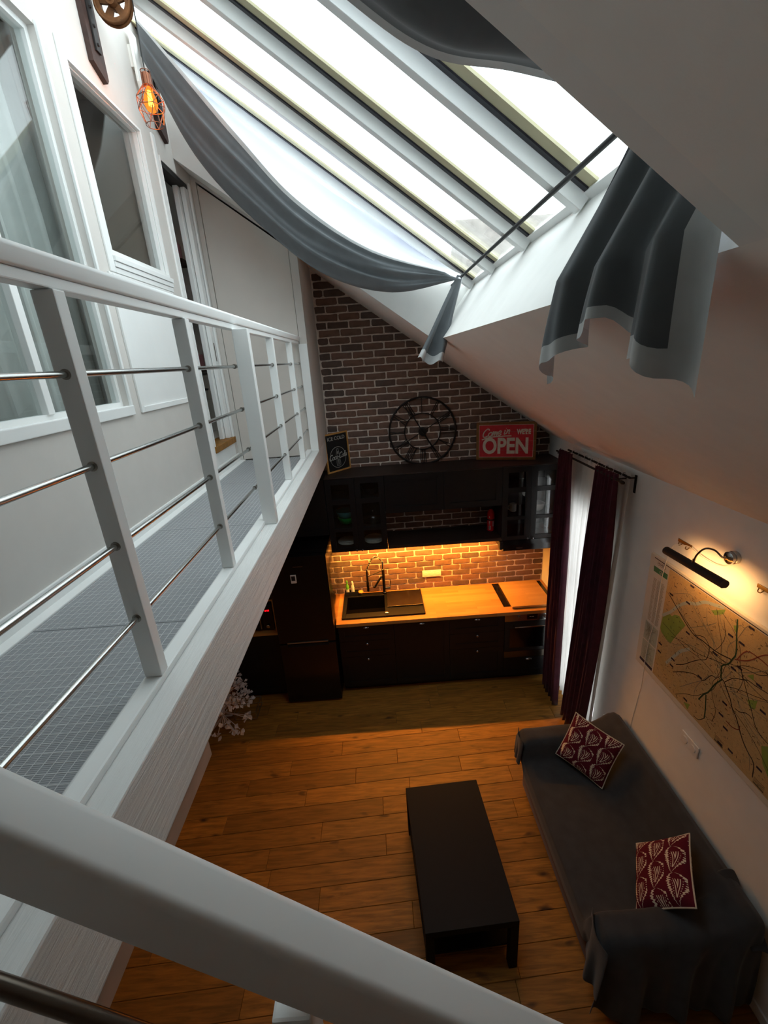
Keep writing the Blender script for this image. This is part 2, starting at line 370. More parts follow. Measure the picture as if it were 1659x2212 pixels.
# ---- brick kitchen wall
wb = struct(MB().prism([(-1.75, -.02), (2.6, -.02), (2.6, roof(2.6) + .06), (-1.75, roof(-1.75) + .06)], 'y', .02, .16).build('wall_back', 'white_wall'))
struct(MB().prism([(-.04, .9), (2.43, .9), (2.43, roof(2.43)), (.04, roof(.04)), (.04, 1.72), (-.04, 1.72)], 'y', .006, .022).build('mortar_bed', 'mortar', wb)).pop('kind', None)
BL, BH, BJ = .2165, .0717, .0125
bricks = []
rows = range(0, 51)
for i in rows:
    z0 = .925 + i * BH; z1 = z0 + BH - BJ
    off = random.uniform(-.012, .012) + (BL / 2 if i % 2 else 0) + .0
    x = .045 - BL * 2 + (off % BL); XL = -.03 if z1 < 1.70 else .046
    while x < 2.425:
        a, b = max(x + BJ / 2, XL), min(x + BL - BJ / 2, 2.424)
        x += BL
        if b - a < .02 or roof(a) < z0 + .012: continue
        # hidden behind wall units
        if z0 > 1.70 and z1 < 2.44 and (b < .6 or a > 1.8): continue
        if z0 > 2.10 and z1 < 2.44: continue
        # irregular outline
        n = []
        W_, H_ = b - a, z1 - z0; j = lambda s=.0028: random.uniform(-s, s); cs = random.uniform(.004, .012)
        n = [(a + cs, z0 + j()), (a + W_ * .35, z0 + j()), (a + W_ * .7, z0 + j()), (b - cs, z0 + j()), (b + j(), z0 + cs), (b + j(), z1 - cs), (b - cs, z1 + j()), (a + W_ * .66, z1 + j()), (a + W_ * .3, z1 + j()), (a + cs, z1 + j()), (a + j(), z1 - cs), (a + j(), z0 + cs)]
        cl = []
        for p, q_ in zip(n, n[1:] + n[:1]):
            dp, dq = roof(p[0]) - .006 - p[1], roof(q_[0]) - .006 - q_[1]
            if dp >= 0: cl.append(p)
            if (dp >= 0) != (dq >= 0):
                t_ = dp / (dp - dq); cl.append((lerp(p[0], q_[0], t_), lerp(p[1], q_[1], t_)))
        if len(cl) < 3: continue
        ar = abs(sum(cl[u][0] * cl[(u + 1) % len(cl)][1] - cl[(u + 1) % len(cl)][0] * cl[u][1] for u in range(len(cl)))) / 2
        if ar < .0004: continue
        bricks.append((ar, cl))
bricks.sort(key=lambda b: -b[0])
rest = MB()
for n_, (ar, cl) in enumerate(bricks):
    cx = sum(p[0] for p in cl) / len(cl); cz = sum(p[1] for p in cl) / len(cl); d = random.uniform(-.0025, .002)
    m = MB() if n_ < 300 else rest; k = len(cl)
    ins = lambda p: (p[0] + (cx - p[0]) * .03, p[1] + (cz - p[1]) * .08)
    vs = [(p[0], .012, p[1]) for p in cl] + [(p[0], .003 + d, p[1]) for p in cl] + [(ins(p)[0], d - .001, ins(p)[1]) for p in cl]
    fs = []
    for u in range(k):
        w = (u + 1) % k; fs += [(u, w, k + w, k + u), (k + u, k + w, 2 * k + w, 2 * k + u)]
    fs.append(tuple(range(2 * k, 3 * k)))
    m.add(vs, fs)
    if n_ < 300: m.build('brick', 'brick', wb, origin=(cx, 0, cz))
if rest.v: o = rest.build('brick_pieces', 'brick', wb); o['kind'] = 'stuff'

# ---- right wall with its tall window, other walls
WX = 2.43
m = MB(); m.box(WX, WX + .16, -.74, .16, -.02, roof(WX) + .1).box(WX, WX + .16, -5.7, -1.42, -.02, roof(WX) + .1).box(WX, WX + .16, -1.42, -.74, 2.22, roof(WX) + .1).box(WX, WX + .16, -1.42, -.74, -.02, .06)
struct(m.build('wall_right', 'white_wall'))
bb = struct(MB().rbox(WX - .012, WX, -5.6, -1.45, 0, .075, .003).build('baseboard_right', 'white_paint'))
struct(MB().box(-1.75, -1.6, -5.7, .02, -.02, 2.66).build('wall_left', 'white_wall'))
struct(MB().prism([(-1.75, -.02), (2.6, -.02), (2.6, roof(2.6) + .05), (-1.75, roof(-1.75) + .05)], 'y', -5.85, -5.7).build('wall_near', 'near_wall'))
# french window in the right wall
w3 = bpy.data.objects.new('window_1', None); COL.objects.link(w3); w3.location = (WX + .08, -1.08, .06); struct(w3, 'tall window behind the sheer curtain')
def frame_x(x0, x1, y0, y1, z0, z1, t, d=0): return MB().box(x0, x1, y0, y0 + t, z0, z1).box(x0, x1, y1 - t, y1, z0, z1).box(x0, x1, y0 + t, y1 - t, z0, z0 + t).box(x0, x1, y0 + t, y1 - t, z1 - t, z1)
frame_x(WX + .05, WX + .11, -1.42, -.74, .06, 2.22, .05).build('window_frame', 'white_paint', w3)
MB().box(WX + .055, WX + .105, -1.105, -1.055, .11, 2.17).build('mullion', 'white_paint', w3)
for zz in (.75, 1.45): MB().box(WX + .06, WX + .10, -1.37, -.79, zz - .015, zz + .015).build('glazing_bar', 'white_paint', w3)
for y0, y1 in ((-1.37, -1.105), (-1.055, -.79)):
    for z0, z1 in ((.11, .735), (.765, 1.435), (1.465, 2.17)): MB().box(WX + .078, WX + .082, y0, y1, z0, z1).build('pane', 'glass', w3)

# ---- sloped ceiling with the skylight well
def slab(x0, x1, y0, y1, m, h=.12): m.prism([(x0, roof(x0)), (x1, roof(x1)), (x1, roof(x1) + h), (x0, roof(x0) + h)], 'y', y0, y1)
m = MB(); slab(-.8, 1.06, -1.0, .1, m); slab(-.8, 1.06, -5.75, -4.05, m); m.prism([(1.06, roof(1.06)), (2.6, roof(2.6)), (2.6, roof(2.6) + .12), (1.2, roof(1.2) + .12), (1.075, roof(1.075) + .018)], 'y', -5.75, .1)
struct(m.build('ceiling', 'ceiling_white'))
D2 = 4.989
struct(MB().prism([(1.06, roof(1.06)), (1.335, roof(1.335, D2)), (1.40, roof(1.40, D2)), (1.16, roof(1.16) + .03)], 'y', -4.0, -1.05).build('wall_well_lower', 'white_wall'))
for nm, y0, y1 in (('wall_well_far', -1.05, -1.0), ('wall_well_near', -4.05, -4.0)):
    struct(MB().prism([(-.8, roof(-.8)), (1.06, roof(1.06)), (1.36, roof(1.36, D2)), (-.8, roof(-.8, D2))], 'y', y0, y1).build(nm, 'white_wall'))
# skylight
sk = bpy.data.objects.new('window_2', None); COL.objects.link(sk); sk.location = (.3, -2.5, 4.75); struct(sk, 'long sloping skylight with white rafters')
TOPX = -.79; u_ = Vector((.8102, 0, -.5862)); n_v = Vector((.5862, 0, .8102))
SM = Matrix(((u_.x, 0, n_v.x, TOPX), (u_.y, 1, n_v.y, 0), (u_.z, 0, n_v.z, roof(TOPX, D2)), (0, 0, 0, 1)))
SL = (1.345 - TOPX) / .8102
rafters = [-3.524, -2.964, -2.402, -1.825, -1.264]
for y in rafters:
    MB().rbox(0, SL - .02, y, y + .047, -.062, .0, .004).xf(SM).build('rafter', 'white_paint', sk)
    MB().box(0, SL - .02, y - .026, y - .0005, -.016, -.002).xf(SM).build('gasket', 'navy', sk)
    MB().box(0, SL - .02, y - .082, y - .0265, -.010, -.001).xf(SM).build('cream_strip', 'cream_frame', sk)
ys = [-4.0] + rafters + [-1.05]
for a, b in zip(ys, ys[1:]): MB().box(0, SL, a + .001, b - .001, .002, .007).xf(SM).build('pane', 'skylight_glass', sk)
MB().box(SL - .045, SL - .005, -3.99, -1.06, -.02, .0).xf(SM).build('sill_frame', 'white_paint', sk)
MB().box(SL - .012, SL - .002, -3.99, -1.06, -.035, -.021).xf(SM).build('sill_gasket', 'steel_soft', sk)
# daylight portal in the skylight opening (helps sampling of the sky, gives no light of its own)
pl = bpy.data.lights.new('skylight_portal', 'AREA'); pl.shape = 'RECTANGLE'; pl.size = SL; pl.size_y = 2.95; pl.cycles.is_portal = True
po = bpy.data.objects.new('skylight_portal', pl); COL.objects.link(po); pm = SM @ Matrix.Translation((SL / 2, -2.525, .03)); po.matrix_world = pm
pl2 = bpy.data.lights.new('window_portal', 'AREA'); pl2.shape = 'RECTANGLE'; pl2.size = .68; pl2.size_y = 2.16; pl2.cycles.is_portal = True
po2 = bpy.data.objects.new('window_portal', pl2); COL.objects.link(po2); po2.matrix_world = Matrix(((0, 0, 1, WX + .15), (-1, 0, 0, -1.08), (0, -1, 0, 1.14), (0, 0, 0, 1))) @ Matrix.Rotation(0, 4, 'X')

# house seen faintly through the lower skylight panes
hs = thing('neighbour_house', 'pale gabled house seen through the lower skylight panes', 'house', (7.2, 12.5, 0))
MB().box(4.0, 10.5, 10.5, 15, -6, 5.6).build('walls', 'render_pale', hs)
MB().prism([(10.2, 5.6), (15.3, 5.6), (12.75, 7.9)], 'x', 3.8, 10.7).build('roof', 'roof_slate', hs)
MB().box(8.6, 9.2, 12.2, 12.8, 6.8, 8.9).build('chimney', 'render_pale', hs)

# ---- loft: edge beam, floor, back wall
bm_ = struct(MB().rbox(-.08, .04, -5.6, 0.0, 2.60, 2.82, .006).build('trim_1', 'beam_paint'), 'white painted loft edge beam')
struct(MB().box(-.02, .035, -5.6, -3.72, 2.545, 2.599).build('trim_2', 'beige_board'), 'beige board under the loft beam')
lf = struct(MB().box(-1.75, -.081, -5.6, .0, 2.60, 2.765).build('floor_loft', 'white_wall'), 'loft walkway floor')
struct(MB().rbox(-.668, -.622, -5.6, -.78, 2.765, 2.785, .003).build('trim_3', 'white_paint'), 'white strip beside the loft mat')
struct(MB().rbox(-.68, -.668, -5.6, -.78, 2.765, 2.85, .003).build('baseboard_loft', 'white_paint'))
for a, b in ((-5.2, -4.3), (-4.297, -3.4), (-3.397, -2.5), (-2.497, -1.6), (-1.597, -.782)):
    p = thing('loft_mat', {-5.2: 'grey gridded loft floor mat nearest the stairs, under the railing start', -4.297: 'grey gridded loft floor mat beside the nearest railing post', -3.397: 'grey gridded loft floor mat below the big loft window', -2.497: 'grey gridded loft floor mat below the small dark loft window', -1.597: 'grey gridded loft floor mat against the white end panel'}[a], 'floor mat', (-.345, (a + b) / 2, 2.765), 'gridded mats on the loft floor')
    MB().rbox(-.621, -.066, a, b, 2.766, 2.779, .002).build('mat_panel', 'mat_grey', p)
    g = MB(); x = -.612
    while x < -.07: g.box(x - .0009, x + .0009, a + .004, b - .004, 2.7785, 2.7798); x += .0225
    y = a + .012
    while y < b - .004: g.box(-.618, -.069, y - .0009, y + .0009, 2.7786, 2.7796); y += .0272
    o = g.build('grid_lines', 'mat_line', p); o['kind'] = 'stuff'
# back wall of the walkway: openings for a wide window, a small upper window and the bathroom door
LX = -.68
m = MB(); bx = lambda y0, y1, z0, z1: m.box(LX - .10, LX, y0, y1, z0, z1)
ztop = roof(LX, D2) + .02
bx(-5.7, -4.6, 2.6, ztop); bx(-4.6, -2.36, 2.6, 3.41); bx(-4.6, -2.36, 4.885, ztop); bx(-2.36, -2.185, 2.6, ztop); bx(-2.185, -1.525, 2.6, 4.135); bx(-2.185, -1.525, 4.885, ztop)
bx(-1.525, -1.325, 2.6, ztop); bx(-1.325, -.86, 4.83, ztop); bx(-1.325, -.86, 2.6, 2.93); bx(-.86, -.70, 2.6, ztop)
struct(m.build('wall_loft', 'loft_wall'))
# wide loft window
wa = bpy.data.objects.new('window_3', None); COL.objects.link(wa); wa.location = (LX, -3.4, 3.4); struct(wa, 'wide loft window with a curtain behind')
frame_x(LX - .07, LX - .03, -4.6, -2.36, 3.41, 4.885, .022).build('window_frame', 'white_paint', wa)
MB().rbox(LX - .065, LX - .02, -2.905, -2.868, 3.43, 4.86, .003).build('mullion', 'white_paint', wa)
MB().rbox(LX - .065, LX - .02, -3.75, -3.713, 3.43, 4.86, .003).build('mullion', 'white_paint', wa)
for a, b in ((-4.578, -3.75), (-3.713, -2.905), (-2.868, -2.382)): MB().box(LX - .05, LX - .046, a, b, 3.43, 4.865).build('pane', 'window_glass', wa)
MB().rbox(LX - .02, LX + .016, -4.65, -2.345, 3.365, 3.412, .004).build('window_sill', 'white_paint', wa)
MB().rbox(LX, LX + .012, -2.362, -2.345, 3.41, 4.90, .002).build('casing', 'white_paint', wa)
# small upper window and the blind panel below it
wbn = bpy.data.objects.new('window_4', None); COL.objects.link(wbn); wbn.location = (LX, -1.85, 4.13); struct(wbn, 'small dark loft window above a white panel')
frame_x(LX - .06, LX - .015, -2.185, -1.525, 4.135, 4.885, .018).build('window_frame', 'white_paint', wbn)
frame_x(LX - .012, LX + .006, -2.185, -1.525, 4.12, 4.885, .012).build('casing', 'white_paint', wbn)
MB().box(LX - .04, LX - .036, -2.167, -1.543, 4.153, 4.867).build('pane', 'window_glass', wbn)
for i_ in range(3): MB().rbox(LX - .01, LX + .022 - .006 * i_, -2.19, -1.52, 4.092 - .026 * i_, 4.116 - .026 * i_, .002).build('sill_strip', 'white_paint', wbn)
pn = thing('wall_panel', 'white framed panel below the small loft window', 'panel', (LX, -1.9, 3.365))
MB().box(LX, LX + .004, -2.25, -1.56, 3.38, 4.03).build('field', 'white_paint', pn)
for a in ((-2.265, -2.235, 3.365, 4.035), (-1.572, -1.542, 3.365, 4.035), (-2.235, -1.572, 3.365, 3.395), (-2.235, -1.572, 4.01, 4.035)): MB().rbox(LX, LX + .012, *a, .003).build('moulding', 'white_paint', pn)
struct(MB().rbox(LX, LX + .01, -2.235, -2.19, 4.04, 4.93, .003).build('trim_4', 'white_paint'), 'white batten beside the small loft window')
struct(MB().rbox(LX, LX + .012, -1.385, -1.345, 2.85, 4.93, .003).build('trim_5', 'white_paint'), 'white batten beside the bathroom door')
# bathroom door: threshold, opening frame, door slid aside
dr = bpy.data.objects.new('door_1', None); COL.objects.link(dr); dr.location = (LX, -1.1, 2.93); struct(dr, 'bathroom doorway with sliding door pushed aside')
MB().rbox(LX - .14, LX + .02, -1.34, -.83, 2.955, 3.005, .006).build('threshold', 'oak_plank', dr)
MB().box(LX - .02, LX + .002, -1.33, -.84, 2.85, 2.954).build('riser', 'white_paint', dr)
MB().box(LX - .09, LX - .005, -1.324, -.861, 4.80, 4.829).build('track', 'black_matt', dr)
MB().rbox(LX - .075, LX - .04, -.965, -.862, 3.006, 4.80, .004).build('door_leaf', 'white_paint', dr)
MB().rbox(LX - .035, LX - .004, -.925, -.862, 3.006, 4.80, .004).build('door_edge', 'white_paint', dr)
MB().rbox(LX - .006, LX - .002, -.905, -.888, 3.62, 3.76, .002).build('door_pull', 'steel_dark', dr)
MB().lathe([(.012, 0), (.012, .003)], (LX - .005, -.897, 3.92), 'x', 14).build('door_lock', 'black_matt', dr)
for y0, y1 in ((-1.326, -1.316), (-.86, -.83)): MB().rbox(LX - .1, LX + .012, y0, y1, 3.0, 4.84, .003).build('door_frame', 'white_paint', dr)
# room behind the loft windows and the bathroom shell
m = MB(); m.box(-2.4, -2.3, -5.7, -4.5, 2.6, 5.4).box(-2.4, -2.3, -3.9, -1.45, 2.6, 5.4).box(-2.4, -2.3, -4.5, -3.9, 2.6, 3.7).box(-2.4, -2.3, -4.5, -3.9, 4.6, 5.4).box(-2.4, -.78, -5.7, -1.45, 2.64, 2.78).box(-2.4, -.78, -5.8, -5.7, 2.6, 5.4).box(-2.4, -.78, -1.5, -1.45, 2.6, 5.4).box(-2.4, -.78, -5.7, -1.45, 5.05, 5.15)  # unseen opening added in the rear wall so sky light brightens the bedroom
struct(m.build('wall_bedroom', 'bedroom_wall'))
m = MB(); m.box(-1.9, -1.8, -1.45, -.2, 2.6, 5.2).box(-1.9, -.78, -1.45, .0, 2.8, 2.99).box(-1.9, -.69, -.25, -.2, 2.6, 5.2).box(-1.9, -.78, -1.45, -.2, 5.05, 5.15)
struct(m.build('wall_bathroom', 'white_wall'))
# end panel of the walkway (white cupboard front with a sloping top) and its frame
m = MB(); Y0, Y1 = -.776, -.71
m.prism([(-.70, 2.765), (-.645, 2.765), (-.645, roof(-.645)), (-.70, roof(-.70))], 'y', Y0, Y1)
m.prism([(-.022, 2.765), (.04, 2.765), (.04, roof(.04)), (-.022, roof(-.022))], 'y', Y0, Y1)
m.prism([(-.645, 4.875), (-.022, 4.875 - .7235 * .623), (-.022, roof(-.022)), (-.645, roof(-.645))], 'y', Y0, Y1)
struct(m.build('wall_loft_end', 'loft_wall'))
struct(MB().prism([(-.70, 2.77), (-.06, 2.77), (-.06, roof(-.06)), (-.70, roof(-.70))], 'y', -.708, -.70).build('wall_gap_shade', 'dark_void'))  # near-black sheet: shade behind the panel's gaps put into its colour
d2 = struct(MB().prism([(-.641, 2.785), (-.026, 2.785), (-.026, 4.858 - .7235 * .619), (-.641, 4.858)], 'y', -.768, -.735).build('door_2', 'loft_panel'), 'white cupboard panel with a sloping top edge')
struct(MB().prism([(-.76, 2.60), (-.001, 2.60), (-.001, roof(.04) - .01), (-.76, roof(.04) - .01)], 'x', -.06, .04).build('wall_kitchen_left', 'white_wall')) if False else None
m = MB().prism([(-.06, 2.82), (.04, 2.82), (.04, roof(.04)), (-.06, roof(-.06))], 'y', -.709, .0)
struct(m.build('wall_kitchen_left', 'loft_wall'))

# ---- loft railing
R = thing('loft_railing', 'white wooden loft railing with steel rods along the walkway', 'railing', (-.04, -2.5, 2.82))
def rail_profile(w, h, r=.012, n=5):
    out = []
    for cx, cz, a0 in ((w / 2 - r, h - r, 0), (-w / 2 + r, h - r, 90), (-w / 2 + r, r * .5, 180), (w / 2 - r, r * .5, 270)):
        for k in range(n + 1):
            a = math.radians(a0 + 90 * k / n); rr = r if a0 < 180 else r * .5
            out.append((cx + rr * math.cos(a), cz + rr * math.sin(a)))
    return out
MB().prism([(-.0425 + p[0], 3.735 + p[1]) for p in rail_profile(.06, .038)], 'y', -5.0, -.777).build('handrail', 'white_paint', R, smooth='auto')
MB().rbox(-.062, -.026, -5.0, -.80, 3.713, 3.7345, .003).build('rail_underside', 'white_paint', R)
MB().rbox(-.066, -.02, -5.0, -.80, 2.8205, 2.84, .006).build('bottom_rail', 'white_paint', R)
posts = [(-.064, -.021, -4.365, -4.33, 2.841), (-.064, -.021, -3.750, -3.716, 2.841), (-.064, -.021, -3.145, -3.112, 2.841), (-.03, .036, -2.632, -2.592, 2.821), (-.064, -.021, -1.852, -1.82, 2.841), (-.064, -.021, -1.20, -1.169, 2.841), (-.03, .04, -.80, -.777, 2.821)]
for a, b, c, d, z in posts: MB().rbox(a, b, c, d, z, 3.7125, .003).build('post', 'white_paint', R)
for z in (3.562, 3.378, 3.196, 3.010):
    rd = MB().tube([(-.042, -5.0, z), (-.042, -.79, z)], .0068, 12).build('rod', 'steel', R, smooth='auto')
    for a, b, c, d, _z in posts[1:]:
        MB().lathe([(.0105, 0), (.0105, .0015), (.0072, .0016)], (-.042, c - .0018, z), 'y', 14).build('grommet', 'steel_soft', rd, smooth='auto')
# ---- stair railing in the foreground, running down to the right
S = thing('stair_railing', 'thick white stair handrail sloping down in the foreground', 'railing', (.3, -4.355, 2.2))
ang = math.atan(.905)
RM = Matrix.Translation((0, -4.355, 3.358)) @ Matrix.Rotation(ang, 4, 'Y')
def stair_prof(w, h0, h1, r):
    pts = []
    for cx, cz, a0 in ((w / 2 - r, h1 - r, 0), (-w / 2 + r, h1 - r, 90)):
        for k in range(7): a = math.radians(a0 + 15 * k); pts.append((cx + r * math.cos(a), cz + r * math.sin(a)))
    return pts + [(-w / 2, h0), (w / 2, h0)]
MB().prism(stair_prof(.054, -.056, 0, .011), 'x', .01, 2.2).xf(RM).build('handrail', 'white_paint', S, smooth='auto')
MB().prism([(-.0225, -.086), (.0225, -.086), (.0225, -.0565), (-.0225, -.0565)], 'x', .01, 2.2).xf(RM).build('rail_underside', 'white_paint', S, bevel=.004)
MB().tube([RM @ Vector((.2, 0, -.28)), RM @ Vector((2.0, 0, -.28))], .0105, 14).build('rod', 'steel_dark', S, smooth='auto')
MB().rbox(.385, .43, -4.376, -4.334, 2.0, 2.84, .004).build('post', 'white_paint', S)
# ================================================================ KITCHEN
FY = -.6314   # face of the base fronts
UY = -.425    # face of the wall-unit fronts
def shaker(x0, x1, z0, z1, y, fw=.062, th=.02, rec=.007):
    """frame-and-panel front facing -y"""
    m = MB()
    m.box(x0, x0 + fw, y, y + th, z0, z1).box(x1 - fw, x1, y, y + th, z0, z1).box(x0 + fw, x1 - fw, y, y + th, z0, z0 + fw).box(x0 + fw, x1 - fw, y, y + th, z1 - fw, z1)
    m.box(x0 + fw, x1 - fw, y + rec, y + th, z0 + fw, z1 - fw)
    # small bead that catches light
    m.box(x0 + fw, x1 - fw, y + .001, y + rec, z0 + fw, z0 + fw + .004)
    return m
def knob(c, par, r=.0135): return MB().lathe([(.006, 0), (.006, -.012), (r, -.016), (r, -.024), (r * .7, -.029), (0.001, -.030)], c, 'y', 16).build('knob', 'chrome_knob', par, smooth='auto')
def cup(c, par, w=.075):
    m = MB(); n = 10
    def f(u, v):
        a = math.pi * u; b = math.pi / 2 * v
        return (c[0] + w / 2 * math.cos(a) * math.sin(b) if False else c[0] - w / 2 * math.cos(a), c[1] - .026 * math.sin(a) * math.cos(b), c[2] + .018 * math.sin(a) * math.sin(b))
    m.grid(f, 12, 6)
    return m.build('cup_handle', 'chrome_knob', par, smooth=True, thick=.002)
def carcass(x0, x1, y0, z0, z1, par, mat='black_wood', top=True):
    t = .018
    m = MB().box(x0 + .001, x0 + t, y0, -.02, z0, z1).box(x1 - t, x1 - .001, y0, -.02, z0, z1).box(x0 + t, x1 - t, y0, -.02, z0, z0 + t)
    if top: m.box(x0 + t, x1 - t, y0, -.02, z1 - t, z1)
    m.box(x0 + t, x1 - t, -.028, -.02, z0 + t, z1 - t).build('carcass', mat, par)
def drawers(x0, label):
    c = thing('drawer_cabinet', label, 'cabinet', (x0 + .3, -.3, 0), 'black base units')
    carcass(x0, x0 + .6, FY + .021, .08, .88, c, top=x0 > .5)
    MB().box(x0, x0 + .6, -.56, -.545, 0, .079).build('plinth', 'black_matt', c)
    for i, (z0, z1) in enumerate(((.682, .878), (.482, .678), (.082, .478))):
        d = shaker(x0 + .002, x0 + .598, z0, z1, FY).build('drawer', 'black_wood', c)
        if i == 0: cup((x0 + .3, FY, z1 - .031), d)
        else: knob((x0 + .3, FY, z1 - .028), d)
    return c
drawers(0.0, 'black three-drawer base unit next to the fridge, below the sink')
drawers(1.2, 'black three-drawer base unit between the dishwasher front and the oven')
c = thing('dishwasher_cabinet', 'black tall-panelled dishwasher front below the right half of the sink', 'cabinet', (.9, -.3, 0), 'black base units')
MB().box(.602, 1.198, FY + .021, -.02, .08, .88).build('carcass', 'black_wood', c); MB().box(.6, 1.2, -.56, -.545, 0, .079).build('plinth', 'black_matt', c)
d = shaker(.602, 1.198, .082, .878, FY).build('door', 'black_wood', c); cup((.9, FY, .847), d)
# oven unit
c = thing('oven_cabinet', 'black base unit around the built-in oven with a low drawer', 'cabinet', (2.1, -.3, 0), 'black base units')
MB().box(1.801, 1.819, FY + .021, -.02, .08, .88).box(2.381, 2.415, FY + .021, -.02, .08, .88).box(1.819, 2.381, FY + .021, -.02, .08, .098).box(1.819, 2.381, -.03, -.02, .098, .88).box(1.819, 2.381, FY + .021, -.05, .262, .28).build('carcass', 'black_wood', c)
MB().box(1.8, 2.415, -.56, -.545, 0, .079).build('plinth', 'black_matt', c)
d = shaker(1.802, 2.398, .082, .315, FY).build('drawer', 'black_wood', c); cup((2.08, FY, .291), d)
ov = thing('oven', 'built-in oven with steel control strip and dark glass door', 'oven', (2.1, -.35, .282))
MB().box(1.82, 2.38, FY + .02, -.06, .325, .86).build('housing', 'black_matt', ov)
MB().rbox(1.802, 2.398, FY - .004, FY + .019, .789, .879, .003).build('control_panel', 'steel', ov)
MB().rbox(2.04, 2.155, FY - .006, FY - .003, .805, .872, .001).build('display', 'black_gloss', ov)
o = MB().box(2.065, 2.085, FY - .0075, FY - .0065, .835, .842).box(2.092, 2.115, FY - .0075, FY - .0065, .835, .842).build('display_digits', 'chalk', ov)
for kx in (1.955, 2.235): MB().lathe([(.018, 0), (.018, -.014), (.015, -.02), (.001, -.02)], (kx, FY - .004, .835), 'y', 18).build('knob', 'steel', ov, smooth='auto')
dd = MB().rbox(1.804, 2.396, FY - .002, FY + .018, .405, .785, .003).build('oven_door', 'black_matt', ov)
MB().rbox(1.86, 2.34, FY - .004, FY - .0025, .45, .70, .001).build('door_glass', 'black_gloss', dd)
MB().tube([(1.90, FY - .004, .735), (1.90, FY - .04, .735), (2.30, FY - .04, .735), (2.30, FY - .004, .735)], .008, 10).build('door_handle', 'steel', dd, smooth='auto')
MB().rbox(1.802, 2.396, FY - .001, FY + .018, .32, .402, .002).build('vent_strip', 'steel_dark', ov)
# worktop
m = MB().box(-.012, .08, -.655, -.002, .8815, .92).box(.53, 2.428, -.655, -.002, .8815, .92).box(.08, .53, -.655, -.48, .8815, .92).box(.08, .53, -.115, -.002, .8815, .92)
wt = tag(m.build('worktop', 'worktop_oak'), 'oiled oak stave worktop running along the brick wall', 'worktop')
# sink
sx0, sx1, sy0, sy1 = .045, .955, -.572, -.04
sn = thing('sink', 'black composite sink with drainer set into the oak worktop', 'sink', (.5, -.3, .92))
m = MB(); bx0, bx1, by0, by1 = .085, .52, -.475, -.12; h = .934
m.box(sx0, bx0, sy0, sy1, .9205, h).box(bx1, sx1, sy0, sy1, .9205, h - .003).box(bx0, bx1, sy0, by0, .9205, h).box(bx0, bx1, by1, sy1, .9205, h)
m.build('sink_top', 'sink_black', sn, bevel=.004)
m = MB().box(bx0, bx1, by0, by1, .755, .763).box(bx0 - .003, bx0 + .003, by0, by1, .763, .925).box(bx1 - .003, bx1 + .003, by0, by1, .763, .925).box(bx0 + .003, bx1 - .003, by0 - .003, by0 + .003, .763, .925).box(bx0 + .003, bx1 - .003, by1 - .003, by1 + .003, .763, .925)
m.build('bowl', 'black_gloss', sn)
m = MB().box(sx0, sx1, sy0, sy0 + .012, h, h + .004).box(sx0, sx0 + .012, sy0 + .012, sy1, h, h + .004).box(sx1 - .012, sx1, sy0 + .012, sy1, h, h + .004)
m.build('raised_rim', 'sink_black', sn)
MB().lathe([(.022, 0), (.022, .004), (.012, .010), (.001, .011)], (.535, -.505, h), 'z', 16).build('waste_knob', 'steel', sn, smooth='auto')
tag(MB().xf(Matrix()).rbox(.548, .95, -.40, -.09, .9375, .945, .003).build('drainer_board', 'steel_dark'), 'dark slate-like board lying over the sink drainer', 'board')
# spring tap
tp = thing('kitchen_tap', 'black kitchen tap with tall coiled spring hose', 'tap', (.52, -.075, .935))
bx_, by_ = .525, -.075
MB().lathe([(.026, 0), (.026, .012), (.018, .02), (.018, .31), (.012, .315)], (bx_, by_, .9345), 'z', 16).build('column', 'black_gloss', tp, smooth='auto')
MB().lathe([(.011, 0), (.011, .10), (.008, .105)], (bx_, by_, 1.247), 'z', 14).build('column_top', 'steel', tp, smooth='auto')
arc = [Vector((lerp(bx_, .335, t_), by_ - .0, 1.34 + .115 * math.sin(math.pi * t_) - .09 * t_)) for t_ in [k / 28 for k in range(29)]]
MB().tube(arc + [Vector((.335, by_, 1.16))], .0065, 10).build('hose', 'black_gloss', tp, smooth='auto')
coil = []; M_ = len(arc); turns = 15
for k in range(turns * 12):
    t_ = k / (turns * 12 - 1); p = arc[min(int(t_ * (M_ - 1)), M_ - 2)].lerp(arc[min(int(t_ * (M_ - 1)), M_ - 2) + 1], t_ * (M_ - 1) - min(int(t_ * (M_ - 1)), M_ - 2))
    i_ = min(int(t_ * (M_ - 1)), M_ - 2); T = (arc[i_ + 1] - arc[i_]).normalized(); N1 = Vector((0, 1, 0)); N2 = T.cross(N1)
    a = 2 * math.pi * turns * t_; coil.append(p + (N1 * math.cos(a) + N2 * math.sin(a)) * .0135)
MB().tube(coil, .0028, 5).build('spring', 'steel', tp, smooth=True)
MB().lathe([(.009, .26), (.012, .24), (.012, .13), (.016, .11), (.017, .02), (.014, 0)], (.335, by_, .972), 'z', 16).build('spray_head', 'black_gloss', tp, smooth='auto')
MB().tube([(bx_, by_, 1.235), (.335, by_, 1.16)], .006, 8).build('holder_arm', 'steel', tp)
MB().tube(cr([(bx_, by_, 1.18), (.47, by_ - .03, 1.12), (.42, by_ - .055, 1.055), (.402, by_ - .06, 1.06)], 5), .0125, 10).build('spout', 'black_gloss', tp, smooth=True)
MB().tube([(bx_, by_, 1.0), (.60, by_, 1.0)], .015, 12).build('lever_body', 'black_gloss', tp, smooth='auto')
MB().tube([(.595, by_, 1.0), (.60, by_, 1.105)], .005, 8).build('lever', 'black_gloss', tp)
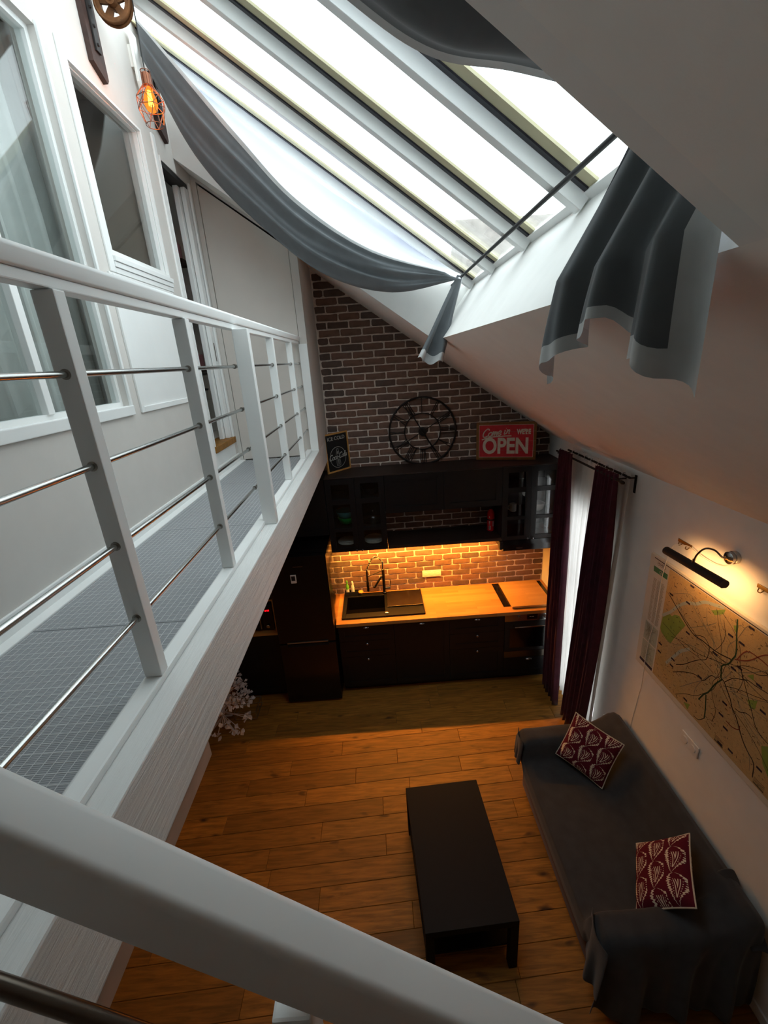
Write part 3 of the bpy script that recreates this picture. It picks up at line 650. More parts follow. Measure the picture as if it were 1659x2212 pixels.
# washing-up things at the back of the sink
cd = thing('soap_tray', 'black caddy at the back left corner of the sink', 'caddy', (.11, -.07, .9345), None)
m = MB().box(.055, .215, -.095, -.09, .9347, .985).box(.055, .215, -.045, -.04, .9347, .985).box(.055, .06, -.09, -.045, .9347, .985).box(.21, .215, -.09, -.045, .9347, .985).box(.055, .215, -.095, -.04, .9345, .9365); m.build('tray', 'black_matt', cd)
def bottle(x, y, hgt, lab, bodymat, capmat, r=.02):
    b = thing('soap_bottle', lab, 'bottle', (x, y, .937), 'bottles by the sink')
    MB().lathe([(r, 0), (r, hgt * .55), (r * .8, hgt * .68), (r * .38, hgt * .78), (r * .38, hgt * .84)], (x, y, .937), 'z', 16).build('body', bodymat, b, smooth='auto')
    MB().lathe([(r * .5, hgt * .84), (r * .5, hgt * .95), (r * .3, hgt)], (x, y, .937), 'z', 12).build('cap', capmat, b, smooth='auto')
    MB().lathe([(r * 1.02, hgt * .12), (r * 1.02, hgt * .42)], (x, y, .937), 'z', 16).build('label', 'label_white', b)
bottle(.09, -.067, .19, 'green washing-up liquid bottle in the sink caddy', 'soap_green', 'soap_green'); bottle(.152, -.067, .175, 'clear soap bottle with a pale cap in the sink caddy', 'label_white', 'ceramic', .019)
sp_ = thing('dish_brush', 'round dish brush with orange top beside the sink bottles', 'brush', (.245, -.075, .9345))
MB().lathe([(.027, 0), (.029, .012), (.026, .028)], (.245, -.075, .9345), 'z', 18).build('bristles', 'black_matt', sp_, smooth='auto'); MB().lathe([(.030, 0), (.031, .01), (.024, .018), (.002, .02)], (.245, -.075, .963), 'z', 18).build('top', 'orange_cap', sp_, smooth='auto')
# hob and wooden board
tag(MB().rbox(1.812, 2.392, -.54, -.03, .9203, .9255, .002).build('hob', 'black_gloss'), 'black glass hob mostly covered by a wooden board', 'hob')
tag(MB().rbox(1.888, 2.335, -.60, -.05, .928, .952, .005).build('chopping_board', 'board_oak'), 'large pale wooden board lying on the hob', 'chopping board')
# splash panel beside the fridge
tag(MB().box(-.012, -.006, -.64, -.004, .9205, 1.60).build('glass_screen', 'glass'), 'clear glass splash screen between fridge and worktop', 'screen')
# sockets on the bricks
def sockets(n, name, label, M):
    """plate with n round sockets; local x along, z up, faces -y"""
    w = .071 * n + .01
    o = thing(name, label, 'socket', M.translation)
    b = lambda m, nm, mt, par, **k: m.xf(M).build(nm, mt, par, **k)
    b(MB().rbox(-w / 2, w / 2, -.010, -.0015, -.041, .041, .003), 'plate', 'white_plastic', o)
    for i in range(n):
        cx = -w / 2 + .005 + .071 * (i + .5)
        rr = b(MB().lathe([(.0225, -.0145), (.0235, -.0105), (.0205, -.0145), (.0195, -.0102), (.001, -.0102)], (cx, 0, 0), 'y', 20), 'outlet', 'white_plastic', o, smooth='auto')
        for s in (-.0095, .0095): b(MB().lathe([(.0024, -.0108), (.0001, -.0112)], (cx + s, 0, 0), 'y', 8), 'pin_hole', 'dark_void', rr)
    return o
sockets(3, 'wall_socket', 'white triple socket plate on the bricks behind the worktop', Matrix.Translation((1.10, -.003, 1.113)))
# ---- wall units
def glass_door(x0, x1, par, panes, hinge_left=True):
    fw = .058; m = MB(); y0, y1 = UY, UY + .02
    z0, z1 = 1.656, 2.452
    m.box(x0, x0 + fw, y0, y1, z0, z1).box(x1 - fw, x1, y0, y1, z0, z1)
    edges = [z0] + [e for p in panes for e in p] + [z1]
    for a, b in zip(edges[::2], edges[1::2]): m.box(x0 + fw, x1 - fw, y0, y1, a, b)
    d = m.build('door', 'black_wood', par)
    for a, b in panes: MB().box(x0 + fw - .004, x1 - fw + .004, y0 + .009, y0 + .012, a - .004, b + .004).build('pane', 'cab_glass', d)
    knob(((x1 - .028) if hinge_left else (x0 + .028), UY, 1.672), d, .012)
def glass_unit(x0, label):
    c = thing('glass_cabinet', label, 'cabinet', (x0 + .3, -.2, 1.654), 'black glass-door wall units')
    carcass(x0, x0 + .6, UY + .021, 1.656, 2.452, c)
    for z in (1.892, 2.198): MB().box(x0 + .02, x0 + .58, UY + .04, -.03, z, z + .014).build('shelf', 'black_wood', c)
    P = [(1.70, 1.882), (1.92, 2.18), (2.232, 2.392)]
    glass_door(x0 + .002, x0 + .299, c, P, True); glass_door(x0 + .301, x0 + .598, c, P, False)
glass_unit(0, 'black wall unit with two glazed doors above the fridge side of the sink')
glass_unit(1.8, 'black wall unit with two glazed doors beside the maroon curtain')
def flap(x0, label):
    c = thing('flap_cabinet', label, 'cabinet', (x0 + .3, -.2, 2.05), 'black flap wall units'); carcass(x0, x0 + .6, UY + .021, 2.052, 2.452, c)
    shaker(x0 + .002, x0 + .598, 2.052, 2.452, UY).build('door', 'black_wood', c)
flap(.6, 'black flap-door wall unit left of centre, below the clock'); flap(1.2, 'black flap-door wall unit right of centre, below the red sign')
tag(MB().rbox(-.0, 2.428, UY - .0, -.002, 2.4535, 2.463, .002).build('cover_panel', 'cabinet_top'), 'dark brown cover panel on top of the wall units', 'panel')
tag(MB().rbox(.602, 1.798, UY, -.004, 1.655, 1.69, .003).build('open_shelf', 'cabinet_top'), 'dark wooden open shelf above the lit splashback', 'shelf')
tag(MB().tube(cr([(.75, -.05, 1.694), (1.0, -.045, 1.694), (1.3, -.06, 1.694), (1.45, -.05, 1.712), (1.6, -.05, 1.694)], 6), .003, 6).build('power_cord', 'black_matt'), 'thin black cord lying along the open shelf', 'cord')
# LED strip under shelf and left unit
led = thing('led_strip', 'warm glowing LED strip under the shelf and wall unit', 'light strip', (.9, -.215, 1.640))
MB().rbox(.03, 1.78, -.227, -.203, 1.645, 1.6545, .002).build('profile', 'steel_soft', led)
MB().box(.035, 1.775, -.223, -.207, 1.6435, 1.6449).build('diffuser', 'led', led)
la = bpy.data.lights.new('led_strip_light', 'AREA'); la.shape = 'RECTANGLE'; la.size = 1.74; la.size_y = .02; la.energy = 50; la.color = (1, .39, .055)
lo = bpy.data.objects.new('led_strip_light', la); COL.objects.link(lo); lo.parent = led; lo.location = (.005, 0, .0); lo.rotation_euler = (0, 0, 0)
# extractor
ex = thing('extractor_hood', 'black slim extractor hood under the right glazed unit', 'hood', (2.1, -.22, 1.517))
MB().prism([(-.43, 1.535), (-.43, 1.60), (-.40, 1.652), (-.01, 1.652), (-.01, 1.517), (-.40, 1.517)], 'x', 1.822, 2.39).build('body', 'black_gloss', ex, bevel=.003)
MB().rbox(1.96, 2.03, -.4335, -.4302, 1.556, 1.572, .001).build('switch', 'steel_dark', ex)
tag(MB().rbox(1.788, 1.82, -.425, -.36, 1.55, 1.64, .003).build('switch_box', 'iron'), 'small dark switch box at the end of the shelf by the hood', 'switch')
# fire extinguisher
fe = thing('fire_extinguisher', 'small red fire extinguisher standing on the open shelf', 'fire extinguisher', (1.745, -.2, 1.691))
fc = (1.745, -.2, 1.691)
MB().lathe([(.030, 0), (.038, .006), (.040, .02), (.040, .20), (.034, .225), (.016, .245), (.014, .255)], fc, 'z', 22).build('cylinder', 'red_paint', fe, smooth='auto')
MB().lathe([(.0405, .128), (.0415, .128), (.0415, .142), (.0405, .142)], fc, 'z', 22).build('strap', 'black_matt', fe)
MB().lathe([(.016, .253), (.016, .275), (.008, .285)], fc, 'z', 14).build('valve', 'black_matt', fe, smooth='auto')
MB().tube([(1.745, -.2, 1.972), (1.725, -.24, 1.985)], .005, 8).build('lever', 'black_matt', fe)
ring = [(1.755 + .015 * math.cos(a), -.2, 1.985 + .018 * math.sin(a)) for a in [k * math.pi / 7 for k in range(14)]]
MB().tube(ring, .0022, 6, closed=True).build('pull_ring', 'steel_dark', fe)
def wrap(a0, a1, z0, z1, r=.0406):
    m = MB(); m.grid(lambda u, v: (fc[0] + r * math.sin(lerp(a0, a1, u)), fc[1] - r * math.cos(lerp(a0, a1, u)), fc[2] + lerp(z0, z1, v)), 8, 1); return m
wrap(-.75, -.25, .025, .07).build('label', 'label_white', fe)
for k in range(5): wrap(-.7 + .07 * k, -.66 + .07 * k + .01 * (k % 2), .03, .065, .0409).build('barcode', 'sign_black', fe)
for k in range(3): wrap(-.75, -.40, .085 + .014 * k, .093 + .014 * k).build('print_line', 'label_white', fe)
wrap(.28, .55, .06, .12).build('label', 'label_white', fe)
m = MB(); m.grid(lambda u, v: (fc[0] + .0407 * math.sin(-.6 + .13 * v * math.cos(2 * math.pi * u)), fc[1] - .0407 * math.cos(-.6 + .13 * v * math.cos(2 * math.pi * u)), fc[2] + .17 + .009 * v * math.sin(2 * math.pi * u)), 14, 1); m.build('emblem', 'label_white', fe)
# crockery behind glass
def lathe_thing(name, label, cat, c, prof, mat, group=None):
    return tag(MB().lathe(prof, c, 'z', 26).build(name, mat, None, smooth='auto'), label, cat, group)
PL = [(.03, 0), (.05, .002), (.098, .012), (.10, .014), (.096, .015), (.05, .006), (.001, .005)]
for k in range(3): lathe_thing('plate', ['lowest', 'middle', 'topmost'][k] + ' white plate of the left stack in the glazed unit above the sink', 'plate', (.165, -.21, 1.675 + .012 * k), [(r * (.95 if k > 1 else 1.1), h_) for r, h_ in PL], 'ceramic', 'plates in the left glazed unit, left stack')
for k in range(3): lathe_thing('plate', ['lowest', 'middle', 'topmost'][k] + ' large white plate of the right stack in the glazed unit above the sink', 'plate', (.455, -.22, 1.675 + .014 * k), [(r * 1.05, h_) for r, h_ in PL], 'ceramic', 'plates in the left glazed unit, right stack')
BW = [(.04, 0), (.075, .02), (.095, .065), (.10, .085), (.096, .085), (.09, .06), (.07, .024), (.001, .012)]
lathe_thing('bowl', 'bright green bowl in the left glazed unit', 'bowl', (.18, -.24, 1.907), BW, 'clay_green')
lathe_thing('bowl', 'dark teal bowl stacked in the green bowl', 'bowl', (.165, -.235, 1.972), BW, 'teal')
dm = thing('glass_dome', 'glass cake dome with metal rim behind the right glazed door', 'dome', (.46, -.23, 1.907))
MB().lathe([(.10, 0), (.11, .006), (.11, .010)], (.46, -.23, 1.9065), 'z', 26).build('base', 'steel', dm, smooth='auto')
MB().lathe([(.098, .010), (.096, .05), (.08, .085), (.04, .105), (.008, .11)], (.46, -.23, 1.907), 'z', 26).build('dome', 'cab_glass', dm, smooth=True)
MB().lathe([(.006, .11), (.012, .12), (.008, .13), (.001, .132)], (.46, -.23, 1.907), 'z', 14).build('grip', 'steel', dm, smooth='auto')
jg = thing('glass_jug', 'glass jug on the top shelf of the left glazed unit', 'jug', (.16, -.22, 2.213))
MB().lathe([(.06, 0), (.075, .03), (.065, .10), (.07, .13)], (.16, -.22, 2.2125), 'z', 22).build('body', 'cab_glass', jg, smooth='auto')
MB().tube(cr([(.235, -.22, 2.24), (.265, -.22, 2.26), (.262, -.22, 2.31), (.228, -.22, 2.33)], 5), .007, 8).build('handle', 'cab_glass', jg, smooth=True)
lathe_thing('bowl', 'dark bowl on the top shelf behind the second glazed door', 'bowl', (.46, -.22, 2.2125), BW, 'iron')
lathe_thing('bowl', 'white bowl in the glazed unit beside the maroon curtain', 'bowl', (2.24, -.24, 1.907), [(r * .75, h_ * 1.0) for r, h_ in BW], 'ceramic')
for k, (cx, s) in enumerate(((2.23, 1), (2.15, .8))):
    pt = thing('pan_lid', ['round white lid leaning at the back of the right glazed unit', 'smaller white lid half hidden beside the larger lid'][k], 'lid', (cx, -.10, 2.02), 'white lids')
    MB().lathe([(.045 * s, 0), (.045 * s, .004), (.02, .010), (.001, .011)], (cx, -.11, 2.065), 'y', 22).build('disc', 'ceramic', pt, smooth='auto'); MB().lathe([(.008, 0), (.008, -.012), (.001, -.013)], (cx, -.111, 2.065), 'y', 10).build('knob', 'steel', pt)
mg = thing('mug', 'white mug on the middle shelf of the right glazed unit', 'mug', (1.98, -.22, 1.907))
MB().lathe([(.03, 0), (.036, .004), (.038, .085), (.034, .085), (.032, .01), (.001, .008)], (1.98, -.22, 1.907), 'z', 22).build('body', 'ceramic', mg, smooth='auto')
MB().tube(cr([(1.944, -.22, 1.975), (1.925, -.22, 1.965), (1.925, -.22, 1.935), (1.946, -.22, 1.925)], 4), .005, 8).build('handle', 'ceramic', mg, smooth=True)
for k in range(3):
    gl = (2.16 + .09 * k, -.2, 1.675)
    tag(MB().lathe([(.026, 0), (.004, .004), (.004, .055), (.03, .08), (.034, .13), (.032, .13), (.026, .085), (.001, .075)], gl, 'z', 18).build('wine_glass', 'cab_glass', None, smooth='auto'), ['clear wine glass at the bottom of the right glazed unit, nearest the door stile', 'clear wine glass in the middle of the row in the right glazed unit', 'clear wine glass nearest the maroon curtain in the right glazed unit'][k], 'glass', 'wine glasses in the right glazed unit')
# ---- fridge, tall units on the left
fr = thing('fridge', 'tall black fridge-freezer at the end of the kitchen run', 'fridge', (-.32, -.38, 0))
MB().box(-.617, -.023, -.68, -.03, .03, 1.787).build('body', 'fridge_black', fr)
u = MB().rbox(-.617, -.023, -.745, -.684, .79, 1.785, .008).build('fridge_door', 'fridge_black', fr)
MB().rbox(-.36, -.26, -.7462, -.7448, 1.668, 1.680, .0005).build('name_plate', 'steel_dark', u)
l_ = MB().rbox(-.617, -.023, -.745, -.684, .03, .778, .008).build('freezer_door', 'fridge_black', fr)
MB().rbox(-.53, -.10, -.757, -.7455, .792, .806, .003).build('door_handle', 'steel_soft', u)
MB().rbox(-.53, -.10, -.746, -.744, .745, .777, .001).build('grip_recess', 'dark_void', l_)
for fx in (-.58, -.06): MB().lathe([(.02, 0), (.02, .029)], (fx, -.66, .0), 'z', 12).build('foot', 'black_matt', fr)
th = thing('thermometer', 'small white digital thermometer stuck on the fridge door', 'thermometer', (-.366, -.748, 1.498))
MB().rbox(-.394, -.338, -.758, -.7458, 1.50, 1.592, .006).build('case', 'white_plastic', th); MB().box(-.385, -.347, -.7592, -.7582, 1.53, 1.582).build('screen', 'iron', th)
c = thing('bridging_cabinet', 'black cabinet above the fridge', 'cabinet', (-.32, -.25, 1.86)); carcass(-.62, -.002, UY + .021, 1.86, 2.452, c); shaker(-.618, -.004, 1.862, 2.45, UY).build('door', 'black_wood', c)
c = thing('appliance_cabinet', 'tall black unit left of the fridge with an oak-lined niche', 'cabinet', (-.93, -.3, 0))
MB().box(-1.22, -.642, -.60, -.02, .08, .83).build('lower_carcass', 'black_wood', c); MB().box(-1.22, -.642, -.56, -.54, 0, .079).build('plinth', 'black_matt', c)
shaker(-1.218, -.644, .082, .826, -.621).build('door', 'black_wood', c)
MB().rbox(-1.22, -.642, -.63, -.02, .831, .862, .003).build('niche_floor', 'board_oak', c); MB().rbox(-.662, -.642, -.62, -.02, .863, 1.24, .002).build('niche_side', 'board_oak', c); MB().rbox(-1.22, -.642, -.62, -.02, 1.241, 1.26, .002).build('niche_top', 'board_oak', c)
MB().box(-1.22, -.642, -.60, -.02, 1.261, 2.45).build('upper_carcass', 'black_wood', c); shaker(-1.218, -.644, 1.262, 2.45, -.621).build('upper_door', 'black_wood', c)
mw = thing('microwave', 'black microwave with red clock in the oak niche', 'microwave', (-.9, -.4, .863))
MB().rbox(-1.16, -.68, -.58, -.15, .875, 1.17, .005).build('housing', 'black_matt', mw)
MB().rbox(-1.155, -.80, -.594, -.581, .885, 1.16, .004).build('oven_door', 'black_gloss', mw); MB().tube([(-.812, -.612, .91), (-.812, -.612, 1.14)], .008, 10).build('door_handle', 'steel', mw)
MB().rbox(-.797, -.685, -.592, -.581, .885, 1.16, .003).build('control_panel', 'black_gloss', mw); MB().lathe([(.02, 0), (.02, -.016), (.016, -.02), (.001, -.02)], (-.742, -.592, .93), 'y', 18).build('dial', 'steel', mw, smooth='auto')
def seven(ch, x, z, w=.009, hh=.016):
    seg = {'0': 'abcdef', '1': 'bc', '2': 'abged', '4': 'fgbc', '8': 'abcdefg', '3': 'abgcd'}[ch]; m = MB(); t_ = .002; y = (-.5945, -.593)
    bxs = {'a': (0, w, hh - t_, hh), 'd': (0, w, 0, t_), 'g': (0, w, hh / 2 - t_ / 2, hh / 2 + t_ / 2), 'b': (w - t_, w, hh / 2, hh), 'c': (w - t_, w, 0, hh / 2), 'f': (0, t_, hh / 2, hh), 'e': (0, t_, 0, hh / 2)}
    for s in seg: a = bxs[s]; m.box(x + a[0], x + a[1], y[0], y[1], z + a[2], z + a[3])
    return m
for k, ch in enumerate('1203'): seven(ch, -.765 + .0135 * k + (.004 if k > 1 else 0), 1.108).build('clock_digit', 'clock_red', mw)
for fx in (-1.12, -.72): MB().lathe([(.012, 0), (.012, .012)], (fx, -.5, .8625), 'z', 10).build('foot', 'black_matt', mw)
# ================================================================ ON THE WALL UNITS
def text_mesh(txt, size, M, name, mat, parent, bold=0.0, shear=0.0, depth=.0012, sx=1.0):
    cu = bpy.data.curves.new('lettering', 'FONT'); cu.body = txt; cu.size = size; cu.align_x = 'CENTER'; cu.align_y = 'CENTER'; cu.extrude = depth; cu.offset = bold; cu.shear = shear
    to = bpy.data.objects.new('lettering', cu); COL.objects.link(to); bpy.context.view_layer.update()
    me = bpy.data.meshes.new_from_object(to.evaluated_get(bpy.context.evaluated_depsgraph_get()))
    vs = [tuple(M @ Vector((v.co.x * sx, v.co.z * -1, v.co.y))) for v in me.vertices]; fs = [tuple(p.vertices) for p in me.polygons]
    bpy.data.objects.remove(to, do_unlink=True); bpy.data.meshes.remove(me)
    m = MB(); m.add(vs, fs); return m.build(name, mat, parent)
def strokes(paths, r, M, name, mat, parent, flat=.35):
    """hand-lettered strokes: local (u, w) polylines drawn as flat tubes on the face"""
    m = MB()
    for p in paths:
        q = cr([(a, 0, b) for a, b in p], 5) if len(p) > 2 else [Vector((a, 0, b)) for a, b in p]
        k = MB().tube(q, r, 6); k.v = [(v[0], v[1] * flat - .001, v[2]) for v in k.v]; k.xf(M); m.add(k.v, k.f)
    return m.build(name, mat, parent, smooth=True)
def face_matrix(bl, br, up=Vector((0, 0, 1)), lean=0):
    """local x from bl to br, local z up, local -y out of the face"""
    bl, br = Vector(bl), Vector(br); X = (br - bl).normalized(); Y = up.cross(X).normalized(); Z = X.cross(Y)
    M = Matrix(((X.x, Y.x, Z.x, bl.x), (X.y, Y.y, Z.y, bl.y), (X.z, Y.z, Z.z, bl.z), (0, 0, 0, 1)))
    return M @ Matrix.Rotation(lean, 4, 'X')
# red OPEN sign
W_, H_ = .605, .395
M = face_matrix((1.615, -.055, 2.4645), (2.185, -.235, 2.4645), lean=math.radians(-3))
sg = thing('open_sign', 'red and white wooden come in open sign on the wall units', 'sign', M.translation)
for k in range(4):
    MB().rbox(0, W_, -.010, .008, H_ / 4 * k + .001, H_ / 4 * (k + 1) - .0008, .002).xf(M).build('board', 'frame_wood', sg)
    z0, z1 = max(H_ / 4 * k + .001, .028), min(H_ / 4 * (k + 1) - .001, H_ - .028)
    MB().box(.028, W_ - .028, -.0116, -.0098, z0, z1).xf(M).build('red_field', 'sign_red', sg)
for a in ((.028, W_ - .028, .028, .0315), (.028, W_ - .028, H_ - .0315, H_ - .028), (.028, .0315, .0315, H_ - .0315), (W_ - .0315, W_ - .028, .0315, H_ - .0315)):
    MB().box(a[0], a[1], -.0124, -.0114, a[2], a[3]).xf(M).build('border_line', 'sign_cream', sg)
text_mesh('OPEN', .225, M @ Matrix.Translation((.300, -.0128, .140)), 'lettering', 'sign_cream', sg, bold=.007, sx=.80)
text_mesh("WE'RE", .068, M @ Matrix.Translation((.480, -.0128, .290)), 'lettering', 'sign_cream', sg, bold=.004, sx=.70)
C = lambda pts, ox, oz, s, sl=.28: [(ox + s * (a + sl * b), oz + s * b) for a, b in pts]
LET = {'C': [[(.62, .82), (.55, .98), (.35, 1.0), (.12, .75), (.02, .4), (.1, .08), (.35, .0), (.65, .18)]],
       'o': [[(.25, .52), (.05, .35), (.08, .08), (.28, 0), (.45, .2), (.42, .45), (.25, .52), (.5, .42)]],
       'm': [[(0, .48), (.08, .5), (.06, 0)], [(.06, .1), (.18, .45), (.3, .48), (.28, 0)], [(.28, .1), (.4, .45), (.52, .46), (.52, .05), (.62, .08)]],
       'e': [[(.05, .2), (.35, .3), (.36, .48), (.2, .52), (.04, .3), (.1, .04), (.28, 0), (.48, .15)]],
       'i': [[(.02, .42), (.08, .5), (.06, .08), (.14, 0), (.26, .12)], [(.12, .72), (.15, .74)]],
       'n': [[(0, .48), (.08, .5), (.06, 0)], [(.06, .1), (.2, .46), (.34, .46), (.34, .06), (.46, .06)]],
       'c': [[(.4, .42), (.25, .52), (.06, .35), (.06, .1), (.22, 0), (.44, .14)]],
       'a': [[(.4, .46), (.2, .5), (.04, .25), (.12, .02), (.3, .08), (.42, .46), (.38, .06), (.52, .06)]],
       'l': [[(0, .12), (.24, .6), (.28, .95), (.16, 1.0), (.1, .5), (.14, .04), (.3, .06)]],
       '-': [[(.02, .26), (.22, .3)]], ' ': []}
ADV = {'C': .66, 'o': .5, 'm': .64, 'e': .46, 'i': .27, 'n': .48, 'c': .44, 'a': .5, 'l': .3, '-': .28, ' ': .3}
def script(txt, ox, oz, s, slope=.0, sl=.28):
    out = []; x = 0
    for ch in txt:
        for p in LET[ch]: out.append(C(p, ox + x * s, oz + x * s * slope, s, sl))
        x += ADV[ch]
    return out, x * s
ps, w_ = script('Come in', .062, .240, .084, .13)
strokes(ps, .0058, M @ Matrix.Translation((0, -.0118, 0)), 'script_lettering', 'sign_cream', sg)
strokes([[(.058, .213), (.13, .236), (.21, .246), (.30, .250), (.358, .252)]], .0065, M @ Matrix.Translation((0, -.0118, 0)), 'underline', 'sign_cream', sg)
# ICE COLD blackboard
W_, H_ = .335, .405
M = face_matrix((.03, -.245, 2.4645), (.255, -.015, 2.4645), lean=math.radians(-2)); W_ = .32
ic = thing('ice_cold_sign', 'black ice cold bottle sign in a light wood frame', 'sign', M.translation)
for a in ((0, W_, 0, .016), (0, W_, H_ - .016, H_), (0, .016, .016, H_ - .016), (W_ - .016, W_, .016, H_ - .016)): MB().rbox(a[0], a[1], -.014, .006, a[2], a[3], .002).xf(M).build('frame_strip', 'board_oak', ic)
MB().box(.016, W_ - .016, -.006, .0, .016, H_ - .016).xf(M).build('panel', 'sign_black', ic)
text_mesh('ICE COLD', .052, M @ Matrix.Translation((W_ / 2, -.0072, H_ - .058)), 'lettering', 'chalk', ic, depth=.0006, sx=1.02)
cx, cz, rr = W_ / 2, .150, .108
strokes([[(cx + rr * math.cos(k * math.pi / 12), cz + rr * math.sin(k * math.pi / 12)) for k in range(25)]], .0022, M @ Matrix.Translation((0, -.0062, 0)), 'ring', 'chalk', ic)
bt = [(cx - .012, cz + .088), (cx - .013, cz + .065), (cx - .024, cz + .03), (cx - .029, cz + .008), (cx - .022, cz - .02), (cx - .026, cz - .055), (cx - .025, cz - .085)]
strokes([bt, [(2 * cx - a, b) for a, b in bt], [bt[0], (2 * cx - bt[0][0], bt[0][1])], [bt[-1], (cx, cz - .092), (2 * cx - bt[-1][0], bt[-1][1])]] + [[(cx + k * .009, cz - .022), (cx + k * .010, cz - .082)] for k in (-1, 0, 1)] + [[(cx + k * .006, cz + .06), (cx + k * .011, cz + .03)] for k in (-1, 0, 1)], .0017, M @ Matrix.Translation((0, -.0062, 0)), 'bottle_drawing', 'chalk', ic)
ps, w_ = script('Coca-Cola', 0, 0, .056, .08); ps = [[(cx - w_ / 2 + a, cz - .022 + b) for a, b in p] for p in ps]
strokes(ps, .0036, M @ Matrix.Translation((0, -.0066, 0)), 'script_lettering', 'chalk', ic)
for a, b in ((.03, .03), (W_ - .03, .03), (.03, H_ - .03), (W_ - .03, H_ - .03), (.022, H_ / 2), (W_ - .022, H_ / 2)): MB().lathe([(.004, 0), (.003, -.003), (.0003, -.0035)], (a, -.0061, b), 'y', 10).xf(M).build('screw', 'steel', ic)
# skeleton clock
ck = thing('wall_clock', 'large black skeleton wall clock with roman numerals on the bricks', 'clock', (1.05, -.02, 2.47))
cc = (1.05, -.022, 2.803)
def circle(r, n=64): return [(cc[0] + r * math.cos(2 * math.pi * k / n), cc[1], cc[2] + r * math.sin(2 * math.pi * k / n)) for k in range(n)]
MB().tube(circle(.352), .010, 6, closed=True).build('outer_ring', 'iron', ck, smooth=True); MB().tube(circle(.19), .006, 6, closed=True).build('inner_ring', 'iron', ck, smooth=True)
NUM = ['I', 'II', 'III', 'IIII', 'V', 'VI', 'VII', 'VIII', 'IX', 'X', 'XI', 'XII']
for k, nm in enumerate(NUM):
    a = math.radians(90 - 30 * k); m = MB(); wd = {'I': .018, 'V': .038, 'X': .038}; tot = sum(wd[ch] for ch in nm); x = -tot / 2
    def seg(x0, r0, x1, r1):
        def pp(x_, r_): return (cc[0] + r_ * math.cos(a) + x_ * math.sin(a), cc[1], cc[2] + r_ * math.sin(a) - x_ * math.cos(a))
        m.tube([pp(x0, r0), pp(x1, r1)], .0042, 5)
    for ch in nm:
        w_ = wd[ch]; c0 = x + w_ / 2
        if ch == 'I': seg(c0, .19, c0, .345)
        elif ch == 'V': seg(c0 - .014, .345, c0, .19); seg(c0 + .014, .345, c0, .19)
        else: seg(c0 - .014, .345, c0 + .014, .19); seg(c0 + .014, .345, c0 - .014, .19)
        x += w_
    m.build('numeral', 'iron', ck)
MB().lathe([(.045, .006), (.045, -.006), (.03, -.01), (.001, -.01)], cc, 'y', 24).build('hub', 'iron', ck, smooth='auto')
for k in (3, 9): a = math.radians(90 - 30 * (k - 1)); MB().tube([cc, (cc[0] + .19 * math.cos(a), cc[1], cc[2] + .19 * math.sin(a))], .005, 6).build('spoke', 'iron', ck)
for nm, deg, ln, r_ in (('minute_hand', 120, .30, .0055), ('hour_hand', -60, .24, .007)):
    a = math.radians(deg); MB().tube([(cc[0] - .05 * math.cos(a), cc[1] - .014, cc[2] - .05 * math.sin(a)), (cc[0] + ln * .7 * math.cos(a), cc[1] - .014, cc[2] + ln * .7 * math.sin(a)), (cc[0] + ln * math.cos(a), cc[1] - .014, cc[2] + ln * math.sin(a))], [r_, r_ * 1.3, .001], 6).build(nm, 'iron', ck)

# ================================================================ RIGHT WALL
mp = thing('town_map', 'large framed public transport map of a city on the right wall', 'map', (2.42, -2.6, 1.275))
MB().rbox(2.408, 2.4285, -3.34, -1.94, 1.275, 2.165, .002).build('backing', 'map_white', mp)
mx = 2.4078
MB().box(mx - .0006, mx, -3.28, -2.145, 1.315, 2.14).build('map_print', 'map_paper', mp)
def flat(poly, lift, name, mat): return MB().prism([(a, b) for a, b in poly], 'x', mx - lift, mx - lift + .0004).build(name, mat, mp)
def ribbon(lines, w, lift, name, mat):
    m = MB()
    for ln in lines:
        q = cr([(0, a, b) for a, b in ln], 4) if len(ln) > 2 else [Vector((0, a, b)) for a, b in ln]
        vs, fs = [], []
        for i, p in enumerate(q):
            t_ = (q[min(i + 1, len(q) - 1)] - q[max(i - 1, 0)]); t_ = t_.normalized() if t_.length else Vector((0, 1, 0)); n_ = Vector((0, -t_.z, t_.y)) * w / 2
            vs += [(mx - lift, p.y + n_.y, p.z + n_.z), (mx - lift, p.y - n_.y, p.z - n_.z)]
        fs = [(2 * i, 2 * i + 1, 2 * i + 3, 2 * i + 2) for i in range(len(q) - 1)]; m.add(vs, fs)
    return m.build(name, mat, mp)
flat([(-1.989, 2.089), (-2.135, 2.092), (-2.135, 2.054), (-1.993, 2.050)], .0010, 'header_band', 'map_header')
ribbon([[(-1.985, 2.148), (-3.28, 2.148)]], .006, .0010, 'top_rule', 'map_line_dark')
flat([(-2.157, 1.806), (-2.213, 1.842), (-2.234, 1.838), (-2.258, 1.866), (-2.297, 1.881), (-2.362, 1.854), (-2.318, 1.768), (-2.289, 1.709), (-2.265, 1.648), (-2.219, 1.650), (-2.163, 1.671), (-2.146, 1.696)], .0010, 'park', 'map_green')
for p in ([(-2.528, 2.067), (-2.622, 2.13), (-2.615, 2.097), (-2.560, 2.054)], [(-2.691, 2.075), (-2.720, 2.094), (-2.723, 2.049), (-2.707, 2.046)], [(-3.001, 1.562), (-3.06, 1.62), (-3.14, 1.52), (-3.09, 1.42), (-3.031, 1.477)], [(-2.869, 1.738), (-2.922, 1.778), (-2.921, 1.721), (-2.894, 1.703)], [(-2.836, 1.864), (-2.867, 1.898), (-2.876, 1.865)], [(-2.466, 1.348), (-2.517, 1.376), (-2.506, 1.326)]): flat(p, .0010, 'park', 'map_green')
